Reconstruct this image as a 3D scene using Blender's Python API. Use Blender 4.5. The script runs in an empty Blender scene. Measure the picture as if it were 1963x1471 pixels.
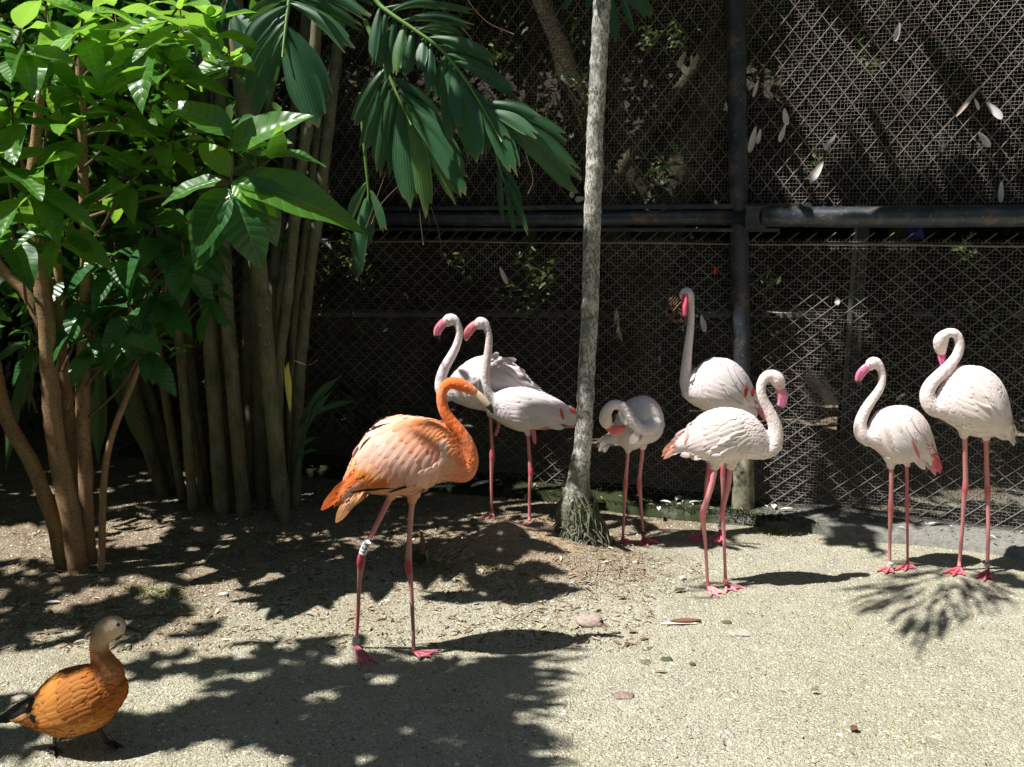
import bpy, math, random
import numpy as np
from mathutils import Vector, Matrix, noise
from mathutils.bvhtree import BVHTree
R = math.radians
rnd = random.Random(7)
rg = np.random.default_rng(11)
sc = bpy.context.scene
C = sc.collection

# ---------------------------------------------------------------- camera, sky, sun
IW, IH, FP, HCAM, YHOR = 1963.0, 1471.0, 1700.0, 1.70, 430.0
PITCH = math.atan((IH / 2 - YHOR) / FP)
cam_d = bpy.data.cameras.new('camera'); cam = bpy.data.objects.new('camera', cam_d); C.objects.link(cam)
cam.location = (0, 0, HCAM); cam.rotation_euler = (math.pi / 2 - PITCH, 0, 0)
cam_d.sensor_width = 36; cam_d.lens = 36 * FP / IW; cam_d.clip_start = .05; cam_d.clip_end = 1000
sc.camera = cam
L = Vector((.45, .16, -.85)).normalized()            # the way the sunlight travels
sun_d = bpy.data.lights.new('sun', 'SUN'); sun = bpy.data.objects.new('sun', sun_d); C.objects.link(sun)
sun_d.energy = 5.0; sun_d.angle = R(.55); sun_d.color = (1, .965, .91)
sun.rotation_euler = L.to_track_quat('-Z', 'Y').to_euler(); sun.location = (-3, -1, 8)
W = bpy.data.worlds.new('World'); sc.world = W; W.use_nodes = True
nt = W.node_tree; nt.nodes.clear()
sky = nt.nodes.new('ShaderNodeTexSky'); sky.sky_type = 'NISHITA'; sky.sun_disc = False
sky.sun_elevation = math.asin(-L.z); sky.sun_rotation = math.atan2(-L.x, -L.y)
bgn = nt.nodes.new('ShaderNodeBackground'); bgn.inputs[1].default_value = .052
wo = nt.nodes.new('ShaderNodeOutputWorld')
nt.links.new(sky.outputs[0], bgn.inputs[0]); nt.links.new(bgn.outputs[0], wo.inputs[0])
sc.view_settings.view_transform = 'Standard'; sc.view_settings.look = 'None'
sc.view_settings.exposure = .70; sc.view_settings.gamma = 1; sc.view_settings.use_curve_mapping = False
sc.cycles.max_bounces = 7; sc.cycles.transparent_max_bounces = 4
sc.cycles.use_denoising = True

# ---------------------------------------------------------------- placing by the camera's geometry
cp, sp = math.cos(PITCH), math.sin(PITCH)
def ray(px, py):
    a = (px - IW / 2) / FP; b = (IH / 2 - py) / FP
    return Vector((a, cp + b * sp, -sp + b * cp))
def P(px, py, Y):
    d = ray(px, py); return Vector((0, 0, HCAM)) + d * (Y / d.y)
def G(px, py, z=0.0):
    d = ray(px, py); return Vector((0, 0, HCAM)) + d * ((z - HCAM) / d.z)
def proj(p):
    v = p[1] * cp - (p[2] - HCAM) * sp
    if v <= .01: return (-9999, -9999)
    u = p[1] * sp + (p[2] - HCAM) * cp
    return (IW / 2 + FP * p[0] / v, IH / 2 - FP * u / v)
def px2m(Y): return Y * 1.02 / FP                    # metres per photograph pixel at depth Y

# ---------------------------------------------------------------- mesh helpers
def origin(o):
    v = Vector((0, 0, 0))
    while o is not None: v = v + o.location; o = o.parent
    return v
def tag(o, label=None, cat=None, group=None, kind=None):
    if label: o['label'] = label
    if cat: o['category'] = cat
    if group: o['group'] = group
    if kind: o['kind'] = kind
    return o
def thing(name, loc, label, cat, group=None, kind=None):
    o = bpy.data.objects.new(name, None); C.objects.link(o); o.location = loc; o.empty_display_size = .1
    return tag(o, label, cat, group, kind)
def bulk(name, V, F, mats, parent=None, smooth=True, col=None, uv=None, midx=None, loc=None):
    V = np.asarray(V, dtype=np.float32).reshape(-1, 3); me = bpy.data.meshes.new(name)
    org = origin(parent) if parent is not None else Vector((0, 0, 0))
    if loc is not None: org = Vector(loc)
    V = V - np.array(org, dtype=np.float32)
    if isinstance(F, np.ndarray):
        n, k = F.shape
        me.vertices.add(len(V)); me.vertices.foreach_set('co', V.ravel())
        me.loops.add(n * k); me.loops.foreach_set('vertex_index', F.astype(np.int32).ravel())
        me.polygons.add(n); me.polygons.foreach_set('loop_start', np.arange(0, n * k, k, dtype=np.int32))
        me.update(calc_edges=True)
    else:
        me.from_pydata(V.tolist(), [], F)
    if not isinstance(mats, (list, tuple)): mats = [mats]
    for m in mats: me.materials.append(m)
    if midx is not None: me.polygons.foreach_set('material_index', np.asarray(midx, dtype=np.int32))
    if smooth: me.polygons.foreach_set('use_smooth', np.ones(len(me.polygons), dtype=bool))
    if col is not None:
        a = me.color_attributes.new('col', 'FLOAT_COLOR', 'POINT')
        c = np.ones((len(V), 4), dtype=np.float32); c[:, :3] = col; a.data.foreach_set('color', c.ravel())
    if uv is not None:
        l = me.uv_layers.new(name='uv'); li = np.empty(len(me.loops), dtype=np.int32)
        me.loops.foreach_get('vertex_index', li); l.data.foreach_set('uv', np.asarray(uv, dtype=np.float32)[li].ravel())
    o = bpy.data.objects.new(name, me); C.objects.link(o)
    if parent is not None: o.parent = parent
    elif loc is not None: o.location = loc
    return o
def place_mesh(name, me, M, parent):                 # another copy of shared mesh data
    o = bpy.data.objects.new(name, me); C.objects.link(o); o.parent = parent
    o.matrix_local = Matrix.Translation(-origin(parent)) @ M; return o
class MB:                                            # collects shapes into one mesh
    def __init__(s): s.v = []; s.f = []; s.c = []; s.n = 0; s.uv = []
    def add(s, V, F, c=(1, 1, 1), uv=None):
        s.v.append(np.asarray(V, dtype=np.float32)); s.f += [tuple(i + s.n for i in f) for f in F]
        s.c.append(np.tile(np.array(c, dtype=np.float32), (len(V), 1)) if np.ndim(c) == 1 else np.asarray(c, dtype=np.float32))
        s.uv.append(np.zeros((len(V), 2)) if uv is None else np.asarray(uv)); s.n += len(V)
    def out(s): return np.concatenate(s.v), s.f, np.concatenate(s.c), np.concatenate(s.uv)
    def build(s, name, mats, parent=None, smooth=True, loc=None):
        v, f, c, u = s.out(); return bulk(name, v, f, mats, parent, smooth, col=c, uv=u, loc=loc)
def catmull(A, k):
    A = np.asarray(A, dtype=float)
    if len(A) < 3: 
        t = np.linspace(0, 1, k + 1)[:, None]; return A[0] * (1 - t) + A[-1] * t
    B = np.vstack([2 * A[0] - A[1], A, 2 * A[-1] - A[-2]]); out = []
    for i in range(1, len(B) - 2):
        p0, p1, p2, p3 = B[i - 1], B[i], B[i + 1], B[i + 2]
        for j in range(k):
            t = j / k
            out.append(.5 * (2 * p1 + (p2 - p0) * t + (2 * p0 - 5 * p1 + 4 * p2 - p3) * t * t + (3 * p1 - p0 - 3 * p2 + p3) * t ** 3))
    out.append(B[-2]); return np.array(out)
def tube(S, n=10, ref=(0, 1, 0), caps=True, k=0, wob=0.0):
    """S rows: x y z rv rw ; rv across ref, rw along ref. returns V,F,UV"""
    S = np.asarray(S, dtype=float)
    if S.shape[1] == 4: S = np.hstack([S, S[:, 3:4]])
    if k: S = catmull(S, k); S[:, 3:] = np.maximum(S[:, 3:], 1e-4)
    pts = S[:, :3]; T = np.gradient(pts, axis=0); T /= np.linalg.norm(T, axis=1)[:, None] + 1e-9
    ref = np.array(ref, dtype=float); V = []; UV = []; ang = np.linspace(0, 2 * math.pi, n, endpoint=False)
    ln = np.concatenate([[0], np.cumsum(np.linalg.norm(np.diff(pts, axis=0), axis=1))])
    for i in range(len(S)):
        b = ref - T[i] * ref.dot(T[i]); nb = np.linalg.norm(b)
        if nb < .12: b = np.cross(T[i], (1, 0, .1)); nb = np.linalg.norm(b)
        b /= nb; nn = np.cross(T[i], b)
        w = 1 + (wob * np.array([noise.noise(Vector((a * 1.3 + i * 7.1, ln[i] * 14, i * .31))) for a in ang]) if wob else 0)
        ring = pts[i] + nn * (np.cos(ang) * w)[:, None] * S[i, 3] + b * (np.sin(ang) * w)[:, None] * S[i, 4]
        V.append(ring); UV.append(np.stack([ang / 6.283, np.full(n, ln[i])], 1))
    F = []
    for i in range(len(S) - 1):
        for j in range(n):
            a = i * n + j; b2 = i * n + (j + 1) % n; F.append((a, b2, b2 + n, a + n))
    V = np.concatenate(V); UV = np.concatenate(UV)
    if caps:
        for i, s in ((0, -1), (len(S) - 1, 1)):
            c = pts[i] + T[i] * s * S[i, 3] * .7; V = np.vstack([V, c]); UV = np.vstack([UV, [.5, ln[i]]]); q = len(V) - 1
            for j in range(n):
                a = i * n + j; b2 = i * n + (j + 1) % n
                F.append((a, q, b2) if s > 0 else (b2, q, a))
    return V, F, UV
def boxv(c, hx, hy, hz, ax=None):
    c = np.array(c, dtype=float); ax = np.eye(3) if ax is None else np.array(ax)
    V = [c + ax[0] * hx * i + ax[1] * hy * j + ax[2] * hz * k for i in (-1, 1) for j in (-1, 1) for k in (-1, 1)]
    return np.array(V), [(0, 1, 3, 2), (4, 6, 7, 5), (0, 4, 5, 1), (2, 3, 7, 6), (0, 2, 6, 4), (1, 5, 7, 3)]

# ---------------------------------------------------------------- materials
class NM:
    def __init__(s, name):
        s.m = bpy.data.materials.new(name); s.m.use_nodes = True; s.t = s.m.node_tree; s.t.nodes.clear()
        s.o = s.t.nodes.new('ShaderNodeOutputMaterial')
        s.b = s.t.nodes.new('ShaderNodeBsdfPrincipled'); s.t.links.new(s.b.outputs[0], s.o.inputs[0])
    def n(s, typ, ins=None, **kw):
        x = s.t.nodes.new('ShaderNode' + typ)
        for a, v in kw.items(): setattr(x, a, v)
        for a, v in (ins or {}).items(): s.set(x.inputs[a], v)
        return x
    def set(s, inp, v):
        if isinstance(v, bpy.types.NodeSocket): s.t.links.new(v, inp)
        elif isinstance(v, bpy.types.Node): s.t.links.new(v.outputs[0], inp)
        else:
            if isinstance(v, tuple) and len(v) == 3 and inp.type == 'RGBA': v = (*v, 1)
            inp.default_value = v
    def math(s, op, a, b=0.0, c=0.0): return s.n('Math', {0: a, 1: b, 2: c}, operation=op).outputs[0]
    def mix(s, f, a, b, bt='MIX'):
        x = s.n('MixRGB', {0: f, 1: a, 2: b}, blend_type=bt); return x.outputs[0]
    def noise(s, scale, detail=4, vec=None, rough=.5):
        x = s.n('TexNoise', {'Scale': scale, 'Detail': detail, 'Roughness': rough})
        if vec is not None: s.set(x.inputs['Vector'], vec)
        return x.outputs[0]
    def ramp(s, f, lo, hi): return s.n('MapRange', {0: f, 1: lo, 2: hi, 3: 0.0, 4: 1.0}, clamp=True).outputs[0]
    def pos(s): return s.n('NewGeometry').outputs['Position']
    def obj(s): return s.n('TexCoord').outputs['Object']
    def uv(s): return s.n('TexCoord').outputs['UV']
    def attr(s): return s.n('Attribute', attribute_name='col').outputs['Color']
    def scale(s, vec, x, y, z): return s.n('Mapping', {'Vector': vec, 'Scale': (x, y, z)}).outputs[0]
    def bump(s, h, st=.5, d=.01):
        x = s.n('Bump', {'Strength': st, 'Distance': d, 'Height': h}); s.set(s.b.inputs['Normal'], x); return x
    def fin(s, col=None, rough=.6, spec=.5, trans=None, tcol=None):
        if col is not None: s.set(s.b.inputs['Base Color'], col)
        s.set(s.b.inputs['Roughness'], rough); s.set(s.b.inputs['Specular IOR Level'], spec)
        if trans:
            tr = s.n('BsdfTranslucent', {'Color': tcol}); mx = s.n('MixShader', {0: trans, 1: s.b, 2: tr})
            if s.b.inputs['Normal'].links: s.t.links.new(s.b.inputs['Normal'].links[0].from_socket, tr.inputs['Normal'])
            s.t.links.new(mx.outputs[0], s.o.inputs[0])
        return s.m

def m_plain(name, col, rough=.6, var=.25, sc_=20, bump=.2, bd=.003, spec=.4, metal=0):
    m = NM(name); nz = m.noise(sc_, 5, m.obj())
    c = m.mix(nz, tuple(x * (1 - var) for x in col), tuple(min(1, x * (1 + var)) for x in col))
    m.bump(nz, bump, bd); m.b.inputs['Metallic'].default_value = metal
    return m.fin(c, rough, spec)
def m_plumage():
    m = NM('plumage'); o = m.obj(); nz = m.noise(38, 4, m.scale(o, 1, 1, .7)); f2 = m.noise(160, 3, m.scale(o, 1, 1, 1.6))
    v = m.n('TexVoronoi', {'Vector': m.scale(o, 1, 1, .75), 'Scale': 75.0}, feature='F1')
    c = m.mix(m.ramp(nz, .3, .75), m.attr(), m.mix(.22, m.attr(), m.mix(1.0, m.attr(), (.86, .74, .70), 'MULTIPLY')))
    c = m.mix(m.math('MULTIPLY', m.ramp(v.outputs[0], .35, .75), .13), c, m.mix(1.0, c, (.66, .5, .46), 'MULTIPLY'))
    h = m.math('ADD', m.math('MULTIPLY', f2, .35), m.math('ADD', m.math('MULTIPLY', v.outputs[0], -.6), nz)); m.bump(h, .6, .006)
    m.b.inputs['Sheen Weight'].default_value = .15
    return m.fin(c, .85, .15)
def m_feather():
    m = NM('feather_vane'); u = m.uv(); s = m.n('SeparateXYZ', {0: u})
    v = m.math('ABSOLUTE', s.outputs[1])
    barb = m.math('SINE', m.math('MULTIPLY', m.math('SUBTRACT', s.outputs[0], m.math('MULTIPLY', v, .12)), 150.0))
    nz = m.noise(60, 3, m.obj())
    c = m.mix(m.ramp(v, .55, 1.0), m.attr(), m.mix(1.0, m.attr(), (.95, .89, .88), 'MULTIPLY'))
    c = m.mix(m.math('MULTIPLY', m.ramp(nz, .4, .8), .35), c, m.mix(1.0, c, (.93, .84, .81), 'MULTIPLY'))
    h = m.math('ADD', m.math('MULTIPLY', barb, .15), m.math('MULTIPLY', m.ramp(v, .12, 0.0), 1.0)); m.bump(h, .4, .002)
    return m.fin(c, .75, .2, .12, m.attr())
def m_skin():
    m = NM('scaly_leg_skin'); v = m.n('TexVoronoi', {'Vector': m.scale(m.obj(), 1, 1, .8), 'Scale': 190.0})
    nz = m.noise(30, 4, m.obj()); c = m.mix(m.math('MULTIPLY', nz, .45), m.attr(), m.mix(1.0, m.attr(), (.8, .6, .55), 'MULTIPLY'))
    m.bump(v.outputs[0], .35, .002); return m.fin(c, .5, .4)
def m_attr(name, rough=.4, spec=.5, nz=.25):
    m = NM(name); z = m.noise(45, 4, m.obj()); c = m.mix(m.math('MULTIPLY', z, nz), m.attr(), m.mix(1.0, m.attr(), (.7, .65, .6), 'MULTIPLY'))
    m.bump(z, .15, .002); return m.fin(c, rough, spec)
def m_stone():
    m = NM('rough_stone'); o = m.pos(); n1 = m.noise(60, 5, o, .7); n2 = m.noise(230, 4, o, .7)
    c = m.mix(m.ramp(n1, .35, .65), m.mix(1.0, m.attr(), (.62, .58, .52), 'MULTIPLY'), m.attr()); c = m.mix(m.math('MULTIPLY', m.ramp(n2, .52, .62), .5), c, m.mix(1.0, m.attr(), (.5, .47, .42), 'MULTIPLY'))
    m.bump(m.math('ADD', n1, n2), .9, .006); return m.fin(c, .9, .15)
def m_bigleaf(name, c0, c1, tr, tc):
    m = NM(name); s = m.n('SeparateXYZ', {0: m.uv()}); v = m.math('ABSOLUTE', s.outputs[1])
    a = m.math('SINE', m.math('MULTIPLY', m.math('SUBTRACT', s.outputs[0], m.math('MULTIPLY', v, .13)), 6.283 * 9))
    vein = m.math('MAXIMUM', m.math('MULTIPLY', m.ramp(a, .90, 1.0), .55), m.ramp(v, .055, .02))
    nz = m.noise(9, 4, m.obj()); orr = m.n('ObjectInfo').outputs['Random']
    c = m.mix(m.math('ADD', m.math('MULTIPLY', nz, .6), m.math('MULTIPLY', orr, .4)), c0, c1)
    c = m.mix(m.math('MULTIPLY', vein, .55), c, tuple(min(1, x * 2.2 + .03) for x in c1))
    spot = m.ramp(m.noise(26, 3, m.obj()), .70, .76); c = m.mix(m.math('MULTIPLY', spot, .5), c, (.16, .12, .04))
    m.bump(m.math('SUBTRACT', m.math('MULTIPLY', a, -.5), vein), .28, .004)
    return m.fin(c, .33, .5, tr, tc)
def m_palmleaf(name, c0, c1, tc):
    m = NM(name); s = m.n('SeparateXYZ', {0: m.uv()})
    st = m.math('SINE', m.math('MULTIPLY', s.outputs[1], 34.0)); nz = m.noise(7, 5, m.obj())
    nn = m.noise(1.0, 3, m.scale(m.uv(), 3, 26, 1)); c = m.mix(m.ramp(nz, .3, .7), c0, c1)
    c = m.mix(m.math('MULTIPLY', m.ramp(nn, .5, .8), .4), c, tuple(x * 1.7 for x in c1))
    c = m.mix(m.ramp(s.outputs[0], .93, 1.02), c, (.16, .13, .05))
    m.bump(m.math('ADD', st, m.math('MULTIPLY', nn, 1.5)), .2, .003); return m.fin(c, .4, .45, .18, tc)
def m_leafmass(name='foliage_leaf', tr=.25):
    m = NM(name); return m.fin(m.attr(), .5, .35, tr, m.mix(1.0, m.attr(), (1.5, 2.2, .7), 'MULTIPLY'))
def m_ground():
    m = NM('sandy_gravel'); p = m.pos(); s = m.n('SeparateXYZ', {0: p})
    n1 = m.noise(1.1, 5, p, .6); n2 = m.noise(7, 5, p, .6); n3 = m.noise(60, 4, p, .65)
    v = m.n('TexVoronoi', {'Vector': p, 'Scale': 95.0}); v2 = m.n('TexVoronoi', {'Vector': p, 'Scale': 210.0})
    sand = m.mix(m.ramp(n2, .3, .7), (.345, .328, .250), (.47, .448, .352))
    sand = m.mix(m.math('MULTIPLY', m.ramp(n1, .48, .60), .4), sand, (.34, .33, .19))
    sand = m.mix(m.math('MULTIPLY', m.ramp(v.outputs['Color'], .2, .9), .45), sand, (.60, .58, .475))
    sand = m.mix(m.math('MULTIPLY', m.ramp(v2.outputs['Color'], .62, .9), .5), sand, (.17, .14, .085))
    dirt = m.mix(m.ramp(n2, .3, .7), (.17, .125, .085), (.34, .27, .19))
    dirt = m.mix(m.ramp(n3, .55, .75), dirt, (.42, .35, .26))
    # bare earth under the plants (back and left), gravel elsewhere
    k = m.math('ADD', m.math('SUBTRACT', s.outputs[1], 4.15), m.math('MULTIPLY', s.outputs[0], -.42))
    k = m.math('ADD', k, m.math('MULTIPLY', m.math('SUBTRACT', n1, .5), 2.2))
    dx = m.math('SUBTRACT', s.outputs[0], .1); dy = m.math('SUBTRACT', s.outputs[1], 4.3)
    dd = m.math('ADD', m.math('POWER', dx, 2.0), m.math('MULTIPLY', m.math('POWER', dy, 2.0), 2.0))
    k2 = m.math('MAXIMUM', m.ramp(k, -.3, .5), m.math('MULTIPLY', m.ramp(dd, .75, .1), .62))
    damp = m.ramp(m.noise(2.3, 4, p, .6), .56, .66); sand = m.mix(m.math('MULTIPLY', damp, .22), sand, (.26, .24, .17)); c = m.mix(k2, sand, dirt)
    m.bump(m.math('ADD', m.math('ADD', m.math('MULTIPLY', v.outputs[0], -1.0), m.math('MULTIPLY', n3, 1.2)), m.math('MULTIPLY', v2.outputs[0], -.6)), .9, .009)
    return m.fin(c, .9, .2)
def m_palmtrunk():
    m = NM('pale_ringed_bark'); o = m.pos(); s = m.n('SeparateXYZ', {0: o})
    n1 = m.noise(26, 6, m.scale(o, 1, 1, .45), .7); n2 = m.noise(95, 4, m.scale(o, 1, 1, .5), .7); n3 = m.noise(6, 3, o)
    c = m.mix(m.ramp(n3, .35, .65), (.44, .43, .385), (.66, .645, .59))
    c = m.mix(m.math('MULTIPLY', m.ramp(n1, .49, .56), .6), c, (.13, .13, .115))
    c = m.mix(m.math('MULTIPLY', m.ramp(n2, .495, .55), .8), c, (.085, .085, .075))
    c = m.mix(m.math('MULTIPLY', m.ramp(m.noise(9, 5, o, .7), .54, .60), .55), c, (.22, .235, .19))
    low = m.math('ADD', s.outputs[2], m.math('MULTIPLY', n1, -.5))
    c = m.mix(m.math('MULTIPLY', m.ramp(low, .32, -.02), .72), c, m.mix(m.ramp(n2, .4, .6), (.025, .03, .015), (.12, .14, .065)))
    m.bump(m.math('ADD', n1, m.math('MULTIPLY', n2, .5)), .5, .006); return m.fin(c, .85, .2)
def m_cane():
    m = NM('ringed_cane_bark'); o = m.pos(); n1 = m.noise(18, 5, m.scale(o, 1, 1, .35), .65); n2 = m.noise(75, 4, o, .7)
    c = m.mix(m.ramp(n1, .3, .7), (.06, .065, .03), (.21, .215, .14)); c = m.mix(m.math('MULTIPLY', m.ramp(n2, .58, .7), .7), c, (.42, .42, .34))
    c = m.mix(m.math('MULTIPLY', m.ramp(m.noise(4, 3, o), .5, .65), .3), c, (.24, .15, .055))
    m.bump(m.math('ADD', n1, n2), .35, .004); return m.fin(c, .7, .3)
def m_bark():
    m = NM('smooth_brown_bark'); o = m.pos(); n1 = m.noise(14, 5, m.scale(o, 1, 1, .3), .6); n2 = m.noise(60, 5, m.scale(o, 1, 1, 2.2), .7)
    c = m.mix(m.ramp(n1, .3, .7), (.22, .125, .06), (.44, .275, .15)); c = m.mix(m.math('MULTIPLY', m.ramp(n2, .5, .6), .55), c, (.08, .055, .03)); c = m.mix(m.math('MULTIPLY', m.ramp(m.noise(22, 5, o, .7), .55, .6), .45), c, (.30, .27, .19))
    c = m.mix(m.math('MULTIPLY', m.ramp(m.noise(3, 2, o), .5, .62), .5), c, (.17, .17, .07))
    m.bump(m.math('ADD', n1, m.math('MULTIPLY', n2, .8)), .6, .006); return m.fin(c, .75, .3)
def m_darkbark():  # darker bark copy, its colour carries the shade behind the fence
    m = NM('shade_darkened_bark'); o = m.pos(); n1 = m.noise(7, 5, m.scale(o, 1, 1, .3), .65); n2 = m.noise(30, 5, o, .7)
    c = m.mix(m.ramp(n1, .35, .65), (.03, .024, .016), (.085, .07, .045)); c = m.mix(m.math('MULTIPLY', m.ramp(n2, .52, .64), .6), c, (.11, .12, .05))
    m.bump(m.math('ADD', n1, n2), .8, .02); return m.fin(c, .9, .15)
def m_metal():
    m = NM('weathered_pipe_paint'); o = m.pos(); n1 = m.noise(9, 6, o, .7); n2 = m.noise(60, 4, o, .7)
    c = m.mix(m.ramp(n1, .35, .6), (.014, .02, .03), (.045, .052, .064)); c = m.mix(m.math('MULTIPLY', m.ramp(n1, .56, .64), .7), c, (.17, .10, .06))
    c = m.mix(m.math('MULTIPLY', m.ramp(n2, .6, .68), .5), c, (.30, .28, .26))
    m.bump(n2, .25, .002); return m.fin(c, .38, .6)
def m_wire():
    m = NM('rusty_wire'); o = m.pos(); n1 = m.noise(5, 4, o); c = m.mix(m.ramp(n1, .35, .65), (.145, .12, .105), (.28, .25, .23)); return m.fin(c, .6, .4)
def m_concrete():
    m = NM('mossy_concrete'); o = m.pos(); s = m.n('SeparateXYZ', {0: o}); n1 = m.noise(4, 6, o, .65); n2 = m.noise(40, 5, o, .7)
    c = m.mix(m.ramp(n2, .3, .7), (.14, .138, .125), (.29, .285, .26))
    k = m.math('ADD', m.math('MULTIPLY', m.math('SUBTRACT', 2.25, s.outputs[0]), .9), m.math('MULTIPLY', m.math('SUBTRACT', n1, .5), 3.0))
    moss = m.mix(n2, (.014, .019, .008), (.05, .062, .026)); c = m.mix(m.ramp(k, .2, 1.0), c, moss)
    m.bump(m.math('ADD', n1, n2), .7, .01); return m.fin(c, .9, .15)
M = dict(
    plumage=m_plumage(), feather=m_feather(), down=m_attr('down_feather', .85, .15, .1), skin=m_skin(), bill=m_attr('bill_horn', .35, .5), eye=m_attr('eye_wet', .1, .7, 0),
    band=m_attr('leg_band_plastic', .4, .5, .1), ground=m_ground(), trunk=m_palmtrunk(), cane=m_cane(), bark=m_bark(), darkbark=m_darkbark(), metal=m_metal(), wire=m_wire(),
    concrete=m_concrete(), root=m_plain('dry_root', (.34, .25, .17), .85, .45, 30), moss=m_plain('moss', (.055, .075, .025), .95, .6, 60, .6, .006),
    stone=m_stone(), litter=m_attr('litter_scrap', .8, .2, .4), gravel=m_attr('gravel_grain', .85, .2, .2),
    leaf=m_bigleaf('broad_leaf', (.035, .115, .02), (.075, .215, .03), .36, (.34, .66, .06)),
    leafy=m_bigleaf('sun_tinted_young_leaf', (.11, .28, .03), (.18, .38, .05), .40, (.45, .8, .10)),  # young leaves, also sunlight put into the colour of lit rosettes
    leafd=m_bigleaf('shade_tinted_leaf', (.022, .085, .024), (.04, .14, .035), .25, (.16, .45, .05)),  # darker leaf copy with the bush's shade put into its colour
    palm=m_palmleaf('palm_leaflet', (.022, .082, .036), (.042, .13, .05), (.16, .36, .06)),
    palmg=m_palmleaf('pale_palm_leaflet', (.06, .15, .05), (.11, .22, .06), (.3, .5, .08)),
    mass=m_leafmass(), stalk=m_plain('green_stalk', (.12, .24, .05), .5, .3, 20), twig=m_plain('brown_twig', (.15, .10, .06), .8, .4, 25),
    darkwall=m_plain('dark_wall', (.07, .06, .05), .9, .4, 8, .6, .02), earth=m_plain('dark_earth', (.05, .038, .026), .95, .4, 3, .6, .05),
)
# ---------------------------------------------------------------- terrain
BUMPS = [(G(1035, 1085), .42, .28, .125), (G(968, 1062), .13, .10, .07), (G(1035, 1052), .10, .08, .05), (G(1095, 1045), .13, .1, .09),
         (G(905, 1078), .24, .2, .05), (G(480, 1010), .9, .5, .05), (G(150, 1100), .35, .25, .03)]
def gh(x, y):
    h = np.zeros_like(np.asarray(x, dtype=float))
    for c, rx, ry, a in BUMPS: h = h + a * np.exp(-(((x - c.x) / rx) ** 2 + ((y - c.y) / ry) ** 2))
    return h
def rough(x, y): return .006 * np.sin(x * 5.1 + 1.3 * np.sin(y * 3.7)) * np.sin(y * 6.3 + x * 1.1)
def axis(a, b, step, far):
    core = np.arange(a, b, step); lo = a - np.geomspace(step, far, 26)[::-1]; hi = b + np.geomspace(step, far, 26); return np.concatenate([lo, core, hi])
xs = axis(-3.2, 3.8, .022, 150); ys = axis(1.7, 6.4, .022, 150)
gx, gy = np.meshgrid(xs, ys); inner = (np.abs(gx) < 6) & (gy < 9) & (gy > 0)
gz = gh(gx, gy) + np.where(inner, rough(gx, gy) + rg.normal(0, .0016, gx.shape), 0)
nx, ny = len(xs), len(ys); idx = np.arange(nx * ny).reshape(ny, nx)
F = np.stack([idx[:-1, :-1], idx[:-1, 1:], idx[1:, 1:], idx[1:, :-1]], -1).reshape(-1, 4)
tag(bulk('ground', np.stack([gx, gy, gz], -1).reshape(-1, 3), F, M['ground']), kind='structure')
# added ring bank, closes the view and blocks low sky light
V = []; nb = 96
for i in range(nb + 1):
    a = R(360 * (i % nb) / nb); r0 = 13 + noise.noise(Vector(((i % nb) * .4, 0, 0)))
    for (dr, z) in ((0, -.1), (1.5, 3.5), (3, 7.5), (8, 9.5), (20, 6.0), (28, -.2)):
        V.append((math.cos(a) * (r0 + dr) * 1.15, 1 + math.sin(a) * (r0 + dr), z + (.7 * noise.noise(Vector(((i % nb) * .7, z, 3))) if z > 0 else 0)))
F = [(i * 6 + j, (i + 1) * 6 + j, (i + 1) * 6 + j + 1, i * 6 + j + 1) for i in range(nb) for j in range(5)]
tag(bulk('sky_blocking_bank', V, F, M['earth']), kind='structure')

# ---------------------------------------------------------------- the wire fence
FA, FB = G(1140, 952), G(1963, 1040)                  # two points of its foot
fd = (FB - FA); fd.z = 0; fd.normalize(); fn = Vector((fd.y, -fd.x, 0))    # fn faces the camera
def FPt(s, z, off=0): return FA + fd * s + Vector((0, 0, z)) + fn * off
def fence_at(px, py, off=0):
    d = ray(px, py); o = Vector((0, 0, HCAM)); A = FA + fn * off; t = (A - o).dot(fn) / d.dot(fn); q = o + d * t
    return (q - FA).dot(fd), q.z
S0, S1 = -3.6, 3.6
ax = [list(fd), list(-fn), [0, 0, 1]]
fence = thing('wire_mesh_fence', FPt(0, 0), 'tall rusty chain link and square mesh fence hung on dark pipes behind the flamingos', 'fence')
sp_, zp = fence_at(1418, 985); st_, zt = fence_at(1412, 0)
ZT = 3.7
def fpost(s, ztop, off, r, lean=0):
    return [(*FPt(s, -.1, off), r), (*FPt(s + lean * .5, ztop * .5, off), r), (*FPt(s + lean, ztop, off), r)]
sb, zb_ = fence_at(1428, 985); s2, z2 = fence_at(1413, 10)
slope = (s2 - sb) / (z2 - max(zb_, 0))
mb = MB(); v, f, u = tube([(*FPt(sb + slope * z, z, .07), .052) for z in (.34, .8, 1.3, 1.62, 1.9, 2.5, 3.2, ZT)], 20); mb.add(v, f)
mb.build('post', M['metal'], fence)
mb = MB(); v, f, u = tube([(*FPt(sb + slope * z, z, .07), r) for z, r in ((-.1, .075), (.05, .066), (.2, .060), (.36, .058), (.38, .052))], 20, wob=.12); mb.add(v, f)
m = NM('lichened_post_foot'); n1 = m.noise(9, 5, m.pos(), .7); m.bump(n1, .6, .006)
c = m.mix(m.ramp(n1, .35, .62), (.10, .10, .055), (.34, .33, .24)); c = m.mix(m.ramp(m.noise(5, 3, m.pos()), .58, .64), c, (.02, .02, .018))
tag(mb.build('post_foot', m.fin(c, .85, .2), fence), 'pale lichen covered lower end of the post')
zr = 1.745
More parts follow.
